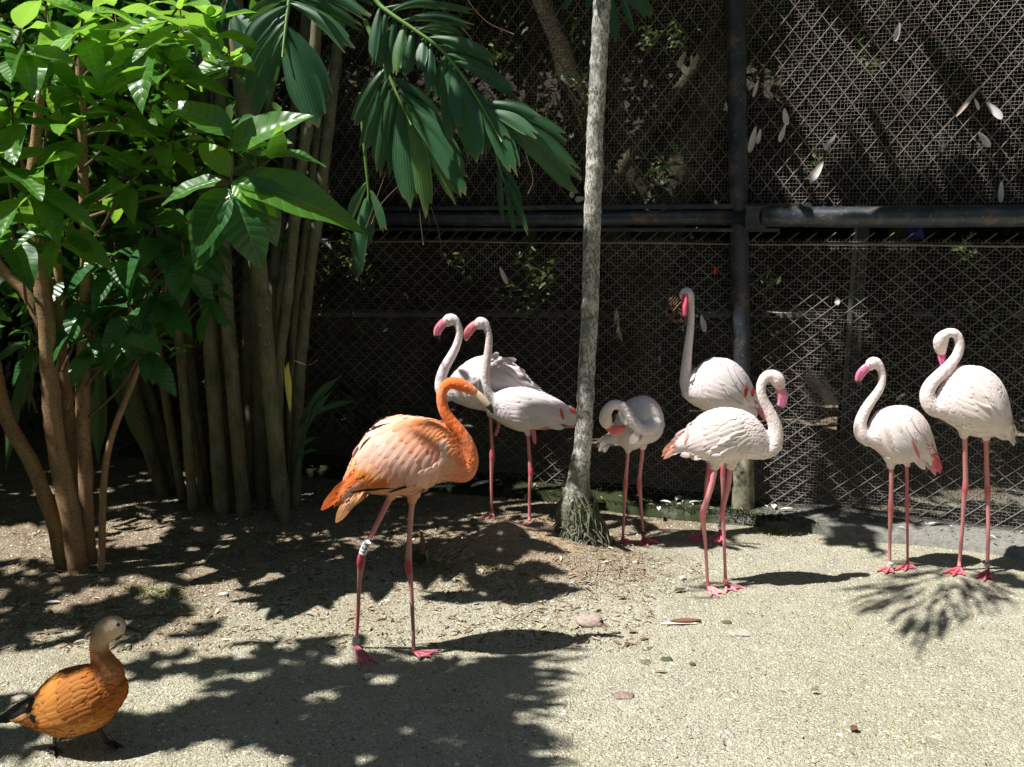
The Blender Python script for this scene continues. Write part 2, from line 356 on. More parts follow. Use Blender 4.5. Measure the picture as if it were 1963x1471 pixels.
def rail(name, s0, s1, z, off, r, lab=None):
    mb = MB(); v, f, u = tube([(*FPt(s, z + .004 * math.sin(s * 3), off), r) for s in np.linspace(s0, s1, 14)], 18, ref=(0, 0, 1)); mb.add(v, f)
    o = mb.build(name, M['metal'], fence); 
    if lab: tag(o, lab)
    return o
rail('rail', sb + .03, S1, zr - .005, .125, .056, 'thick weathered pipe rail right of the post')
rail('rail', S0, sb - .02, zr - .012, .10, .043, 'dark pipe rail left of the post')
for z, hz, s0, s1 in ((zr + .052, .012, S0, sb + .28), (zr - .078, .010, S0, sb + .12)):
    v, f = boxv(FPt((s0 + s1) / 2, z, .085), (s1 - s0) / 2, .03, hz, ax); mb = MB(); mb.add(v, f); mb.build('angle_bar', M['metal'], fence, False)
v, f = boxv(FPt(sb - .005, zr - .01, .10), .055, .05, .062, ax); mb = MB(); mb.add(v, f); mb.build('bracket', M['metal'], fence, False)
def wires(lines, r, wb=.0022):
    A = np.array([l[0] for l in lines]); B = np.array([l[1] for l in lines]); n = len(A)
    D = B - A; D /= np.linalg.norm(D, axis=1)[:, None]; N1 = np.tile(np.array(fn), (n, 1)); N2 = np.cross(D, N1)
    K = 4; V = []; 
    for k in range(K):
        t = k / (K - 1); wob = rg.normal(0, wb if 0 < k < K - 1 else 0, (n, 1))
        Cn = A * (1 - t) + B * t + N2 * wob + N1 * wob * .8
        V += [Cn + N1 * r, Cn + N2 * r, Cn - N1 * r, Cn - N2 * r]
    V = np.stack(V, 1).reshape(-1, 3); base = (np.arange(n) * 4 * K)[:, None, None]
    q = np.array([[k * 4 + j, k * 4 + (j + 1) % 4, (k + 1) * 4 + (j + 1) % 4, (k + 1) * 4 + j] for k in range(K - 1) for j in range(4)])
    return V, (base + q[None]).reshape(-1, 4)
def diamond(z0, z1, sa, sb2, du, dz, off, tips=0.0):
    out = []; h = z1 - z0; run = h * du / dz; n = int((sb2 - sa + run) / du)
    for i in range(n):
        for sg in (1, -1):
            a0 = sa - run + i * du if sg > 0 else sa + i * du + du * .5; A = [a0, z0]; B = [a0 + sg * run, z1]
            pts = []
            for (p, q) in ((A, B),):
                t0, t1 = 0, 1; dx = q[0] - p[0]
                for lim, sgn in ((sa, 1), (sb2, -1)):
                    f0 = sgn * (p[0] - lim); f1 = sgn * (q[0] - lim)
                    if f0 < 0 and f1 < 0: t0 = 2; break
                    if f0 < 0: t0 = max(t0, f0 / (f0 - f1))
                    if f1 < 0: t1 = min(t1, f0 / (f0 - f1))
                if t0 >= t1: continue
                if t1 == 1 and tips and sg > 0: t1 = 1 + tips / h
                a = FPt(p[0] + dx * t0, p[1] + (q[1] - p[1]) * t0, off + sg * .002); b = FPt(p[0] + dx * t1, p[1] + (q[1] - p[1]) * t1, off + sg * .002)
                if (b - a).length > .02: out.append((a, b))
    return out
zl_top = 1.62
lw = diamond(.055, zl_top, S0, S1, .098, .084, .028, .035)
lw += diamond(zr + .06, ZT, S0, S1, .092, .116, .028)
V, F = wires(lw, .0023, .006); tag(bulk('diamond_mesh', V, F, M['wire'], fence, False), kind='stuff')
sq = []
for z0, z1 in ((.03, zl_top), (zr + .05, ZT)):
    sq += [(FPt(s, z0, 0), FPt(s, z1, 0)) for s in np.arange(S0, S1, .0185)]
    sq += [(FPt(S0, z, .0022), FPt(S1, z, .0022)) for z in np.arange(z0, z1, .0185)]
V, F = wires(sq, .0011); tag(bulk('square_mesh', V, F, M['wire'], fence, False), kind='stuff')
mb = MB(); v, f, u = tube([(*FPt(s, zl_top - .03 + .004 * math.sin(s * 5), .035), .006) for s in np.linspace(S0, S1, 20)], 6, ref=(0, 0, 1)); mb.add(v, f)
mb.build('straining_wire', M['wire'], fence)

# kerb along the foot of the fence
def kerb():
    n = 150; V = []; F = []; prof = [(-.10, .0), (-.10, .065), (.05, .062), (.17, .055), (.235, .04), (.255, -.02)]
    for i in range(n + 1):
        s = S0 + (S1 - S0) * i / n; w = 1 + .18 * noise.noise(Vector((s * 1.4, 0, 0))) + (.06 if s > 1.2 else .06 * max(0, s / 1.2)); hh = 1 + .35 * noise.noise(Vector((s * 3, 5, 0)))
        for j, (o, z) in enumerate(prof):
            V.append(FPt(s + .01 * noise.noise(Vector((s * 9, j, 0))), z * hh + .006 * noise.noise(Vector((s * 12, j * 2, 1))), o * w if o > 0 else o))
    m_ = len(prof)
    for i in range(n):
        for j in range(m_ - 1): a = i * m_ + j; F.append((a, a + m_, a + m_ + 1, a + 1))
    return bulk('kerb', V, F, M['concrete'])
tag(kerb(), 'low concrete kerb along the fence foot, mossy on the left and bare on the right', 'kerb')

# ---------------------------------------------------------------- what stands behind the fence
def tree_trunk(name, pts, label, cat='tree', mat='darkbark', extra=()):
    t = thing(name, Vector((pts[0][0], pts[0][1], 0)), label, cat)
    v, f, u = tube(pts, 14, k=4, wob=.25); bulk('trunk', v, f, M[mat], t)
    for e in extra: v, f, u = tube(e, 10, k=4, wob=.2); bulk('limb', v, f, M[mat], t)
    return t
def pp(l, Y): return [(*P(x, y, Y), r * px2m(Y)) for x, y, r in l]
tree_trunk('leaning_tree', pp([(1250, 820, 34), (1215, 600, 30), (1160, 380, 26), (1118, 230, 22), (1082, 120, 20), (1040, 0, 18), (1000, -150, 16)], 6.9),
           'slim dark tree leaning left behind the fence, next to the pale palm trunk', extra=[pp([(1160, 380, 14), (1230, 260, 12), (1330, 130, 10), (1400, -60, 8)], 6.9)])
tree_trunk('forked_tree', pp([(1180, 880, 60), (1210, 650, 52), (1265, 430, 44), (1325, 250, 40), (1400, 60, 34), (1450, -120, 30)], 7.5),
           'broad mossy tree leaning right behind the upper fence panel', extra=[pp([(1265, 430, 26), (1190, 300, 22), (1175, 120, 18), (1200, -80, 14)], 7.5)])
tree_trunk('straight_tree', pp([(1725, 900, 30), (1720, 600, 27), (1730, 300, 25), (1745, -60, 22)], 8.2), 'straight dark tree far behind the right hand fence panel')
tree_trunk('thin_tree', pp([(1030, 900, 14), (1022, 600, 13), (1015, 300, 12), (1030, -60, 10)], 7.2), 'thin dark stem behind the fence between the flamingo heads and the palm')
# ledge wall and a second fence
wl = thing('ledge_wall', P(1500, 700, 8.3), 'low dark wall with a pale ledge far behind the fence', 'wall')
z1 = P(1500, 606, 8.3).z
v, f = boxv((2.0, 8.4, z1 / 2 - .05), 4.2, .12, z1 / 2 + .02); mb = MB(); mb.add(v, f); mb.build('wall', M['darkwall'], wl, False)
v, f = boxv((2.0, 8.36, z1 + .02), 4.25, .18, .02); mb = MB(); mb.add(v, f); mb.build('ledge', m_plain('pale_ledge', (.3, .28, .25), .9, .3, 9), wl, False)
df = thing('distant_fence', P(1255, 610, 8.0), 'small section of rusty wire fence on short posts in the distance', 'fence')
zz0 = P(1255, 620, 8.0).z; zz1 = P(1255, 556, 8.0).z; xa = P(1200, 600, 8.0).x; xb = P(1330, 600, 8.0).x
for x in (xa, (xa + xb) / 2, xb): v, f, u = tube([(x, 8, zz0 - .5, .02), (x, 8, zz1 + .03, .02)], 8); bulk('post', v, f, M['darkwall'], df)
lines = []
for i in range(22):
    for sg in (1, -1):
        a = xa + (xb - xa) * i / 22; b = a + sg * (zz1 - zz0) * .8
        if xa <= b <= xb: lines.append((Vector((a, 8, zz0)), Vector((b, 8, zz1))))
V, F = wires(lines, .004); tag(bulk('diamond_mesh', V, F, m_plain('rust', (.45, .24, .13), .8), df, False), kind='stuff')
v, f, u = tube([(xa - .03, 8, zz1, .014), (xb + .03, 8, zz1, .014)], 8); bulk('rail', v, f, M['darkwall'], df)
gp = thing('square_post', P(1660, 520, 7.0), 'grey post standing behind the gap under the pipe rail', 'post')
v, f = boxv((P(1645, 480, 7.0).x, 7.0, .9), .055, .055, .95); mb = MB(); mb.add(v, f); mb.build('shaft', m_plain('grey_post', (.05, .055, .05), .7), gp, False)
v, f = boxv((P(1645, 480, 7.0).x - .06, 6.93, .9), .012, .012, .95); mb = MB(); mb.add(v, f); mb.build('corner_strip', m_plain('grey_strip', (.16, .16, .15), .7), gp, False)
sh = bulk('blue_sheet', [P(1735, 438, 7.3), P(1768, 436, 7.3), P(1772, 458, 7.35), P(1738, 462, 7.35), P(1752, 450, 7.25)], [(0, 1, 4), (1, 2, 4), (2, 3, 4), (3, 0, 4)], m_plain('blue_sheet', (.03, .05, .22), .5), None, False)
tag(sh, 'scrap of blue sheet hanging in the gap under the pipe rail', 'sheet')

# ---------------------------------------------------------------- leaves in bulk
def leaf_bulk(Cn, D, N, ln, wd, fold=.25):
    """rhombic folded leaves; arrays"""
    D = D / np.linalg.norm(D, axis=1)[:, None]; S = np.cross(D, N); S /= np.linalg.norm(S, axis=1)[:, None] + 1e-9; N2 = np.cross(S, D)
    ln = ln[:, None]; wd = wd[:, None]; n = len(Cn)
    b = Cn - D * ln * .5; t = Cn + D * ln * .5 - N2 * ln * .12
    l1 = Cn - D * ln * .18 + S * wd * .5 + N2 * wd * fold; r1 = Cn - D * ln * .18 - S * wd * .5 + N2 * wd * fold
    l2 = Cn + D * ln * .2 + S * wd * .4 + N2 * wd * fold * .5; r2 = Cn + D * ln * .2 - S * wd * .4 + N2 * wd * fold * .5
    V = np.stack([b, l1, l2, t, r2, r1, Cn], 1).reshape(-1, 3); q = np.array([[0, 6, 1], [1, 6, 2], [2, 6, 3], [3, 6, 4], [4, 6, 5], [5, 6, 0]])
    F = ((np.arange(n) * 7)[:, None, None] + q[None]).reshape(-1, 3); return V, F
def rand_dirs(n, zs=1.0): D = rg.normal(size=(n, 3)); D[:, 2] *= zs; return D / np.linalg.norm(D, axis=1)[:, None]
def rep(col, k=7): return np.repeat(col, k, axis=0)
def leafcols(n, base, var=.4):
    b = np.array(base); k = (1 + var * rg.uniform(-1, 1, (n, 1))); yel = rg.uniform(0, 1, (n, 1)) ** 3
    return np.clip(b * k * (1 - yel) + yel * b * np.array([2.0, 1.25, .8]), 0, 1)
def inpoly(x, y, poly):
    c = False; j = len(poly) - 1
    for i in range(len(poly)):
        xi, yi = poly[i]; xj, yj = poly[j]
        if (yi > y) != (yj > y) and x < (xj - xi) * (y - yi) / (yj - yi) + xi: c = not c
        j = i
    return c

# places in the dim background that a sunbeam reaches
BEAMS = [(1020, 500, 6.6, .13), (1005, 570, 6.6, .14), (1045, 530, 6.6, .09), (650, 480, 7.2, .16), (600, 540, 7.2, .12), (690, 520, 7.2, .1), (1110, 160, 6.8, .12), (1125, 210, 6.8, .08), (1245, 385, 7.3, .1), (1265, 330, 7.3, .07),
         (1290, 80, 7.0, .09), (1240, 80, 7.0, .07), (960, 100, 7.0, .1), (880, 500, 7.4, .07), (1500, 595, 8.1, .14), (1330, 600, 8.1, .12), (1255, 590, 7.9, .1), (1660, 110, 6.6, .1), (1560, 320, 6.6, .09), (1850, 480, 7.4, .1), (1480, 540, 7.2, .08)]
Cs = []
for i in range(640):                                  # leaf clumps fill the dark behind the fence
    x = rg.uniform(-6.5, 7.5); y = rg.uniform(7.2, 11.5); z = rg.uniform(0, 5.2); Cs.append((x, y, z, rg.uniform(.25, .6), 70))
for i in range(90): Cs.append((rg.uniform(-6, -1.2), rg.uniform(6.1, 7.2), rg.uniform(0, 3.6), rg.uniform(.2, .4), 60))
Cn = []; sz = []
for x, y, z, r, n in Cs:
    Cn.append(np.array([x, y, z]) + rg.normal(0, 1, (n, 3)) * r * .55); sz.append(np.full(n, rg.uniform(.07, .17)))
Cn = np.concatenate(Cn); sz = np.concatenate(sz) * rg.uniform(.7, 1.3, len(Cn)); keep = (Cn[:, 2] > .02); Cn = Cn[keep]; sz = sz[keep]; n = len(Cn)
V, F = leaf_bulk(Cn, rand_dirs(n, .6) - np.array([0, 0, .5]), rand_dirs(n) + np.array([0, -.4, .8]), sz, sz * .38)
tag(bulk('undergrowth', V, F, M['mass'], None, False, col=rep(leafcols(n, (.010, .024, .007)))), 'dark leafy undergrowth filling the shade behind the fence', 'undergrowth', kind='stuff')  # leaf colour darkened to paint in the deep shade here
Cn = []; 
for (x, y, Y, r) in BEAMS:
    if Y > 7.8: continue
    c = np.array(P(x, y, Y)); Cn.append(c + rg.normal(0, 1, (34, 3)) * r * .62)
Cn = np.concatenate(Cn); n = len(Cn); sz = rg.uniform(.03, .08, n)
V, F = leaf_bulk(Cn, rand_dirs(n, .6) - np.array([0, 0, .4]), rand_dirs(n) + np.array([0, -.6, .8]), sz, sz * .4)
tag(bulk('shrub_leaves', V, F, M['mass'], None, False, col=rep(leafcols(n, (.07, .12, .028)))), 'small green leaves coloured bright as sun specks behind the fence', 'shrub leaves', kind='stuff')  # brighter leaf colour paints sunlight at the beam spots
# ---------------------------------------------------------------- the canopy overhead (above the frame) that shades the place
Ln = np.array(L)
LIT_G = [  # ground patches in full sun, as corners in the photograph
    [(1060, 1210), (930, 1195), (850, 1175), (880, 1130), (1000, 1140), (1150, 1075), (1260, 1050), (1500, 1025), (1740, 1075), (1980, 1130), (2300, 1200), (2500, 1700), (1130, 1700), (1110, 1480), (1070, 1420), (1060, 1340), (1075, 1290), (1110, 1240)],
    [(880, 1050), (960, 995), (1060, 990), (1150, 1060), (1100, 1110), (900, 1100)],
    [(-200, 1270), (0, 1250), (150, 1232), (270, 1222), (300, 1240), (230, 1290), (160, 1320), (-200, 1345)],
    [(-300, 1445), (120, 1455), (330, 1425), (500, 1418), (560, 1440), (600, 1475), (640, 1700), (-300, 1700)],
    [(-300, 1012), (95, 1005), (115, 1060), (0, 1085), (-300, 1100)], [(195, 1010), (330, 985), (330, 1040), (200, 1062)],
    [(705, 1185), (770, 1160), (780, 1190), (745, 1225), (705, 1230)], [(840, 1150), (1000, 1130), (930, 1190), (820, 1200)],
    [(570, 1020), (680, 1008), (790, 1015), (760, 1045), (600, 1040)],
    [(470, 1180), (560, 1165), (600, 1215), (480, 1235)], [(1660, 1020), (1780, 1040), (1760, 1062), (1650, 1040)]]
PALMSH = [(1640, 1110), (1760, 1085), (1930, 1095), (1935, 1150), (1850, 1190), (1800, 1225), (1760, 1260), (1755, 1215), (1700, 1180), (1640, 1150)]
LIT_F = [[(1480, -160), (2100, -160), (2100, 395), (1600, 395), (1540, 300), (1480, 200), (1450, 60)], [(1440, 260), (1500, 250), (1640, 395), (1440, 395)],
         [(1540, 445), (1890, 445), (1770, 620), (1660, 740), (1540, 830), (1470, 720), (1490, 560)], [(1440, 398), (1850, 398), (1850, 440), (1440, 440)],
         [(1560, 860), (1963, 900), (1963, 1040), (1600, 1010)], [(1890, 398), (2000, 398), (2000, 440), (1890, 440)]]
SPH = []                                              # air that stays open towards the sun
def keep_open(px, py, Y, r): SPH.append((np.array(P(px, py, Y)), r))
for a in ((760, 870, 3.46, .30), (870, 800, 3.46, .17), (890, 740, 3.46, .12), (650, 950, 3.46, .16), (1385, 840, 4.1, .30), (1480, 790, 4.1, .2), (1375, 960, 4.1, .12), (1375, 738, 4.7, .24), (1316, 640, 4.7, .22),
          (1725, 835, 4.3, .25), (1670, 760, 4.3, .2), (1860, 770, 4.25, .3), (1820, 680, 4.25, .2), (1215, 805, 4.8, .2), (930, 740, 5.15, .25), (1020, 790, 5.0, .24), (900, 640, 5.1, .2),
          (270, 30, 3.8, .78), (20, 60, 3.8, .75), (470, 270, 3.55, .34), (600, 330, 3.7, .22), (100, 330, 3.8, .5), (1140, 200, 4.6, .14), (1125, 450, 4.6, .14), (1120, 650, 4.6, .14), (1150, 20, 4.6, .14), (1115, 830, 4.6, .12), (130, 1330, 2.95, .17), (215, 1215, 2.95, .13)):
    keep_open(*a)
for a in BEAMS: keep_open(*a)
FL = [(440, 1228), (505, 1292), (560, 1312), (600, 1338), (585, 1276), (640, 1328), (598, 1352), (628, 1318), (790, 1318), (760, 1300), (700, 1300), (720, 1296), (830, 1262), (850, 1275), (880, 1268), (770, 1398), (780, 1402), (840, 1422), (900, 1425), (745, 1452), (720, 1458), (610, 1440), (430, 1415), (370, 1270), (330, 1265), (400, 1300),
      (480, 1300), (290, 1340), (265, 1372), (520, 1245), (455, 1250), (660, 1255), (680, 1262), (420, 1330), (940, 1340), (965, 1372), (930, 1392), (985, 1440), (1000, 1300), (955, 1290), (870, 1340), (560, 1380), (700, 1380)]
for x, y in FL:                                       # single sun flecks
    for k in range(rnd.choice([1, 1, 2])): g = G(x + rg.normal() * 14, y + rg.normal() * 3); SPH.append((np.array(g), rg.uniform(.002, .02)))
for i in range(75):
    x = rg.uniform(-150, 900); y = rg.uniform(1000, 1250)
    for k in range(rnd.choice([2, 3, 4])): g = G(x + k * 16 + rg.normal() * 4, y - k * 1.5 + rg.normal() * 2); SPH.append((np.array(g), rg.uniform(.002, .018)))
SC_ = np.array([s[0] for s in SPH]); SR_ = np.array([s[1] for s in SPH])
def blocks(p, half):
    v = SC_ - p; t = v @ Ln; d = np.linalg.norm(v - t[:, None] * Ln, axis=1); return bool(np.any((t > 0) & (d < SR_ + half * .5)))
cc, cd, cl, cw = [], [], [], []
def put(p, d, l, w, free=False):
    if p[1] < 12 and -1.2 < p[0] < 1.2 and p[1] < 1.2: return
    x, y = proj(p)
    if p[1] > 0 and -80 < x < IW + 80 and y > -70 and p[1] < 7.0: return
    if blocks(p, w): return
    pv = Vector(p); t = (FA - pv).dot(fn) / L.dot(fn); q = pv + L * t
    if t > 0 and 0 < q.z < 3.8:
        x, y = proj(q)
        if any(inpoly(x, y, a) for a in LIT_F) and rg.uniform() > .03: return
    elif p[1] < 7:
        q = pv + L * (-pv.z / L.z); x, y = proj(q)
        if q.y > .5 and not free and (any(inpoly(x, y, a) for a in LIT_G[:4]) or (rg.uniform() < .6 and any(inpoly(x, y, a) for a in LIT_G[4:]))): return
    cc.append(p); cd.append(d); cl.append(l); cw.append(w)
def ontop(S, h): return np.array(S) - Ln * ((h - S[2]) / -Ln[2])
for i in range(17000):                                 # shade on the open ground
    X = rg.uniform(-4.2, 3.6); Y = rg.uniform(1.2, 6.3); x, y = proj((X, Y, 0))
    if x > 1150 and y > 1150: continue
    if any(inpoly(x, y, q) for q in LIT_G): continue
    if (noise.noise(Vector((X * 3.2, Y * 5.0, 4))) > .38 or noise.noise(Vector((X * 11, Y * 17.0, 9))) > .30): continue
    h = rg.uniform(2.5, 4.6); 
    p = ontop((X, Y, 0), h)
    need = 1.78 + max(0, p[1]) * .262
    if h < need: h = need + rg.uniform(.1, 1.2); p = ontop((X, Y, 0), h)
    edge = x > 880 and y > 1180
    l = rg.uniform(.12, .27); w = l * rg.uniform(.3, .45); d = rg.normal(size=3) * (1, 1, .4)
    if edge: d = np.array([1, rg.normal() * .18, .1]); w = l * .16; 
    put(p, d, l, w)
for i in range(7500):                                 # the deepest shade, in the near foreground
    x = rg.uniform(180, 1090); y = rg.uniform(1240, 1640); Sg = G(x, y)
    if any(inpoly(x, y, q) for q in LIT_G) or not inpoly(x, y, [(180, 1320), (420, 1262), (650, 1285), (1060, 1245), (1075, 1640), (600, 1640), (560, 1440), (330, 1400), (180, 1420)]): continue
    if noise.noise(Vector((Sg.x * 7, Sg.y * 9, 1))) > .36 or noise.noise(Vector((Sg.x * 17, Sg.y * 22, 7))) > .38: continue
    if x > 1000 + 30 * math.sin(y * .09): continue
    edge = x > 930; l = rg.uniform(.09, .18) if not edge else rg.uniform(.14, .28); put(ontop(Sg, rg.uniform(2.6, 3.9)), np.array([1, rg.normal() * .18, .1]) if edge else rg.normal(size=3) * (1, 1, .4), l, l * (.15 if edge else .42))
for y in range(1256, 1640, 11):                       # long leaflets whose tips finger out over the lit gravel
    tipx = rg.uniform(1015, 1100) if y % 3 else rg.uniform(985, 1030); a = G(tipx, y + rg.normal() * 4); ll = rg.uniform(.28, .40); sl = rg.normal() * .12
    put(ontop((a.x - ll * .5, a.y - sl * ll * .5, 0), rg.uniform(2.5, 3.1)), np.array([1, sl, .05]), ll, rg.uniform(.018, .034), True)
# two arching fronds whose shadows fan out over the gravel on the right
for i in range(340):
    x = rg.uniform(1600, 1990); y = rg.uniform(1080, 1275)
    if not inpoly(x, y, PALMSH): continue
    S = G(x, y); c0 = G(1830, 1090); d = np.array([S.x - c0.x, (S.y - c0.y), 0]); p = ontop(S, rg.uniform(2.9, 3.3)); put(p, d + rg.normal(size=3) * .05, rg.uniform(.16, .3), .02, True)
for i in range(90):
    x = rg.uniform(1330, 1800); y0 = 1128 - (x - 1330) * .10; S = G(x, y0 + rg.normal() * 9); put(ontop(S, rg.uniform(3.0, 3.3)), np.array([1, rg.normal() * .35, 0]), .2, .018, True)
for i in range(9500):                                 # shade on the fence
    s = rg.uniform(S0, S1); z = rg.uniform(0, 3.6); Q = FPt(s, z); x, y = proj(Q)
    if any(inpoly(x, y, q) for q in LIT_F): 
        if rg.uniform() > .05: continue
    h = rg.uniform(3.5, 5.2); p = ontop(Q, h)
    if h < 1.8 + max(0, p[1]) * .262: continue
    l = rg.uniform(.18, .34); put(p, rg.normal(size=3) * (1, 1, .5), l, l * .42)
for i in range(30000):                                # roof of leaves over everything behind the fence
    X = rg.uniform(-8, 8.5); Y = rg.uniform(5.6, 15.5); Q = (X, Y, rg.uniform(1.5, 3)); h = rg.uniform(4.0, 6.2); p = ontop(Q, h); l = rg.uniform(.25, .45)
    put(p, rg.normal(size=3) * (1, 1, .35), l, l * .5)
for i in range(9000):                                 # unseen trees added behind the viewer to block low sky light
    a = rg.uniform(math.pi * .93, math.pi * 2.07); r = rg.uniform(6.5, 10); l = rg.uniform(.35, .6); put(np.array([math.cos(a) * r, math.sin(a) * r + 2, rg.uniform(.0, 5.4)]), rg.normal(size=3), l, l * .55)
for i in range(2600):                                 # crowns beyond the left and right edges of the view
    sd = -1 if i % 2 else 1; Y = rg.uniform(4.3, 11); X = sd * (Y * .62 + 1.1 + rg.uniform(0, 2.2)); l = rg.uniform(.25, .42); put(np.array([X, Y, rg.uniform(.3, 4.6)]), rg.normal(size=3), l, l * .5)
Cn = np.array(cc); n = len(Cn); Dn = np.array(cd); 
V, F = leaf_bulk(Cn, Dn, rg.normal(size=(n, 3)) * .45 + np.array([0, 0, 1.0]), np.array(cl), np.array(cw))
tr = thing('shade_tree', (-4.6, 4.4, 0), 'large leafy shade tree arching over the enclosure from beyond the left edge', 'tree')
v, f, u = tube([(-4.6, 4.4, -.1, .26), (-4.5, 4.5, 1.2, .2), (-4.1, 4.8, 2.6, .17), (-3.0, 5.0, 3.9, .13), (-1.2, 5.2, 4.6, .09), (1.2, 5.5, 5.0, .06), (3.4, 6.2, 5.2, .04)], 14, k=4, wob=.15); bulk('trunk', v, f, M['bark'], tr)
tag(bulk('crown', V, F, M['mass'], tr, False, col=rep(leafcols(n, (.045, .10, .022)))), kind='stuff')

# ---------------------------------------------------------------- pale palm trunk with its root mass
TY = G(1115, 1058).y
TP = [(1154, -60, 14.5), (1154.5, 0, 15), (1151, 60, 15.2), (1147, 130, 15.2), (1144, 200, 15.2), (1140, 260, 15.3), (1139.5, 321, 15.6), (1136, 404, 15.7), (1134, 475, 15.6), (1131, 589, 16), (1125, 703, 16), (1120, 817, 16.3), (1115, 870, 18), (1110, 905, 20.5), (1108, 931, 23.5), (1104, 958, 29), (1102, 985, 36), (1106, 1010, 41), (1118, 1040, 40), (1128, 1062, 30)]
S = catmull(TP, 10); ringy = [12, 62, 122, 172, 230, 321, 356, 404, 462, 530, 594, 652, 700, 762, 818]
T = []
for x, y, r in S:
    b = sum(math.exp(-((y - q) / 4.5) ** 2) for q in ringy); T.append((*P(x, y, TY), px2m(TY) * r * (1 + .08 * b)))
palm = thing('ringed_palm', G(1115, 1058), 'slender pale grey ringed palm trunk standing alone on a root mound in the middle', 'palm')
v, f, u = tube(T, 26, wob=.10); bulk('trunk', v, f, M['trunk'], palm)
mb = MB()
for i in range(150):                                  # stilt roots wrapped over the foot
    a = rg.uniform(0, 2 * math.pi); k = rg.uniform(0, 1); px = 1108; y0 = rg.uniform(935, 1030)
    r0 = np.interp(y0, [930, 958, 985, 1010, 1040], [22, 28, 34, 39, 39]) * px2m(TY); c0 = P(1107, y0, TY)
    pts = []; gx0 = rg.normal() * .01; n_ = 6; rr = rg.uniform(.003, .006)
    for j in range(n_):
        t = j / (n_ - 1); rad = r0 + .01 + t * rg.uniform(.03, .07); c1 = G(1118, 1050); cx = c0.x * (1 - t) + c1.x * t; 
        x = cx + math.cos(a) * rad + rg.normal() * .004; y = TY + .0 + math.sin(a) * rad + rg.normal() * .004; z = c0.z * (1 - t) ** .8 + float(gh(x, y)) * t * .9 - (.01 if j == n_ - 1 else 0)
        a += rg.normal() * .10; pts.append((x, y, z + rg.normal() * .004, rr * (1 - .3 * t)))
    v, f, u = tube(pts, 5, k=2, caps=False); mb.add(v, f)
tag(mb.build('stilt_roots', M['trunk'], palm), kind='stuff')
mb = MB()
for i in range(3000):                                  # dry root fibres creeping over the mound
    b = rnd.choices([0, 1, 2, 3, 4], [5, 2, 2, 2, 3])[0]; c, rx, ry, am = BUMPS[b]; a = rg.uniform(0, 6.283); r = abs(rg.normal()) * .75 + .05
    x = c.x + math.cos(a) * rx * r; y = c.y + math.sin(a) * ry * r; pts = []; aa = a + rg.normal() * .8; rr = rg.uniform(.0009, .003)
    for j in range(6):
        pts.append((x, y, float(gh(x, y)) + rr * .6 + rg.uniform(0, .007), rr)); aa += rg.normal() * .6; x += math.cos(aa) * .018; y += math.sin(aa) * .018
    v, f, u = tube(pts, 4, k=0, caps=False); mb.add(v, f)
tag(mb.build('root_fibres', M['root'], palm), 'tangle of dry tan root fibres over the mound', kind='stuff')
for (x, y0, y1, w) in ((968, 1062, 1003, 30), (1035, 1052, 1000, 26)):       # two broken root cones
    st = thing('root_cone', G(x, y0), {968: 'frayed cone of dry roots on the left of the mound', 1035: 'frayed pale root cone next to the palm foot on the mound'}[x], 'root stump')
    mb = MB(); cY = G(x, y0).y; top = P(x, y1, cY); 
    v, f, u = tube([(*G(x, y0, -.02), w * 1.5 * px2m(cY)), (*((top * .5) + (G(x, y0) * .5)), w * .75 * px2m(cY)), (top.x, top.y, top.z - .01, w * .42 * px2m(cY))], 14, ref=(0, 1, 0), k=4, wob=.5); bulk('core', v, f, M['root'], st)
    for i in range(260):
        a = rg.uniform(0, 6.283); r0 = rg.uniform(.15, .5) * w * px2m(cY); r1 = rg.uniform(1.3, 3.0) * w * px2m(cY); pts = []
        for j in range(5):
            t = j / 4; rad = r0 + (r1 - r0) * t ** 1.8 * .8 + .004; xx = top.x + math.cos(a) * rad; yy = top.y + math.sin(a) * rad; zb = float(gh(xx, yy)); pts.append((xx, yy, (top.z + rg.uniform(-.03, .004)) * (1 - t) ** 1.4 + zb * (1 - (1 - t) ** 1.4) + .004, rg.uniform(.0015, .004))); a += rg.normal() * .1
        v, f, u = tube(pts, 4, k=2, caps=False); mb.add(v, f)
    tag(mb.build('fibres', M['root'], st), kind='stuff')
# a mossy root stub with an upright spike, left of the mound
cY = G(812, 1092).y
st = thing('root_stub', G(812, 1092), 'small dark mossy root stub with an upright spike behind the orange flamingo leg', 'root stump')
for nm, pts in (('spike', [(811, 1060, 8), (810, 1040, 5), (809, 1022, 3)]), ('lump', [(802, 1094, 10), (805, 1070, 15), (812, 1052, 9), (814, 1046, 4)]), ('prong', [(816, 1054, 4), (820, 1072, 3), (818, 1090, 2.5)]), ('prong', [(806, 1076, 3), (801, 1088, 3), (797, 1097, 2.5)]), ('prong', [(812, 1080, 2.5), (806, 1092, 2), (803, 1097, 2)])):
    v, f, u = tube([(*P(x, y, cY + (.0 if nm != 'lump' else .02)), r * px2m(cY)) for x, y, r in pts], 10, k=4, wob=.3); bulk(nm, v, f, M['twig'] if nm == 'spike' else M['moss'] if nm == 'lump' else M['root'], st)

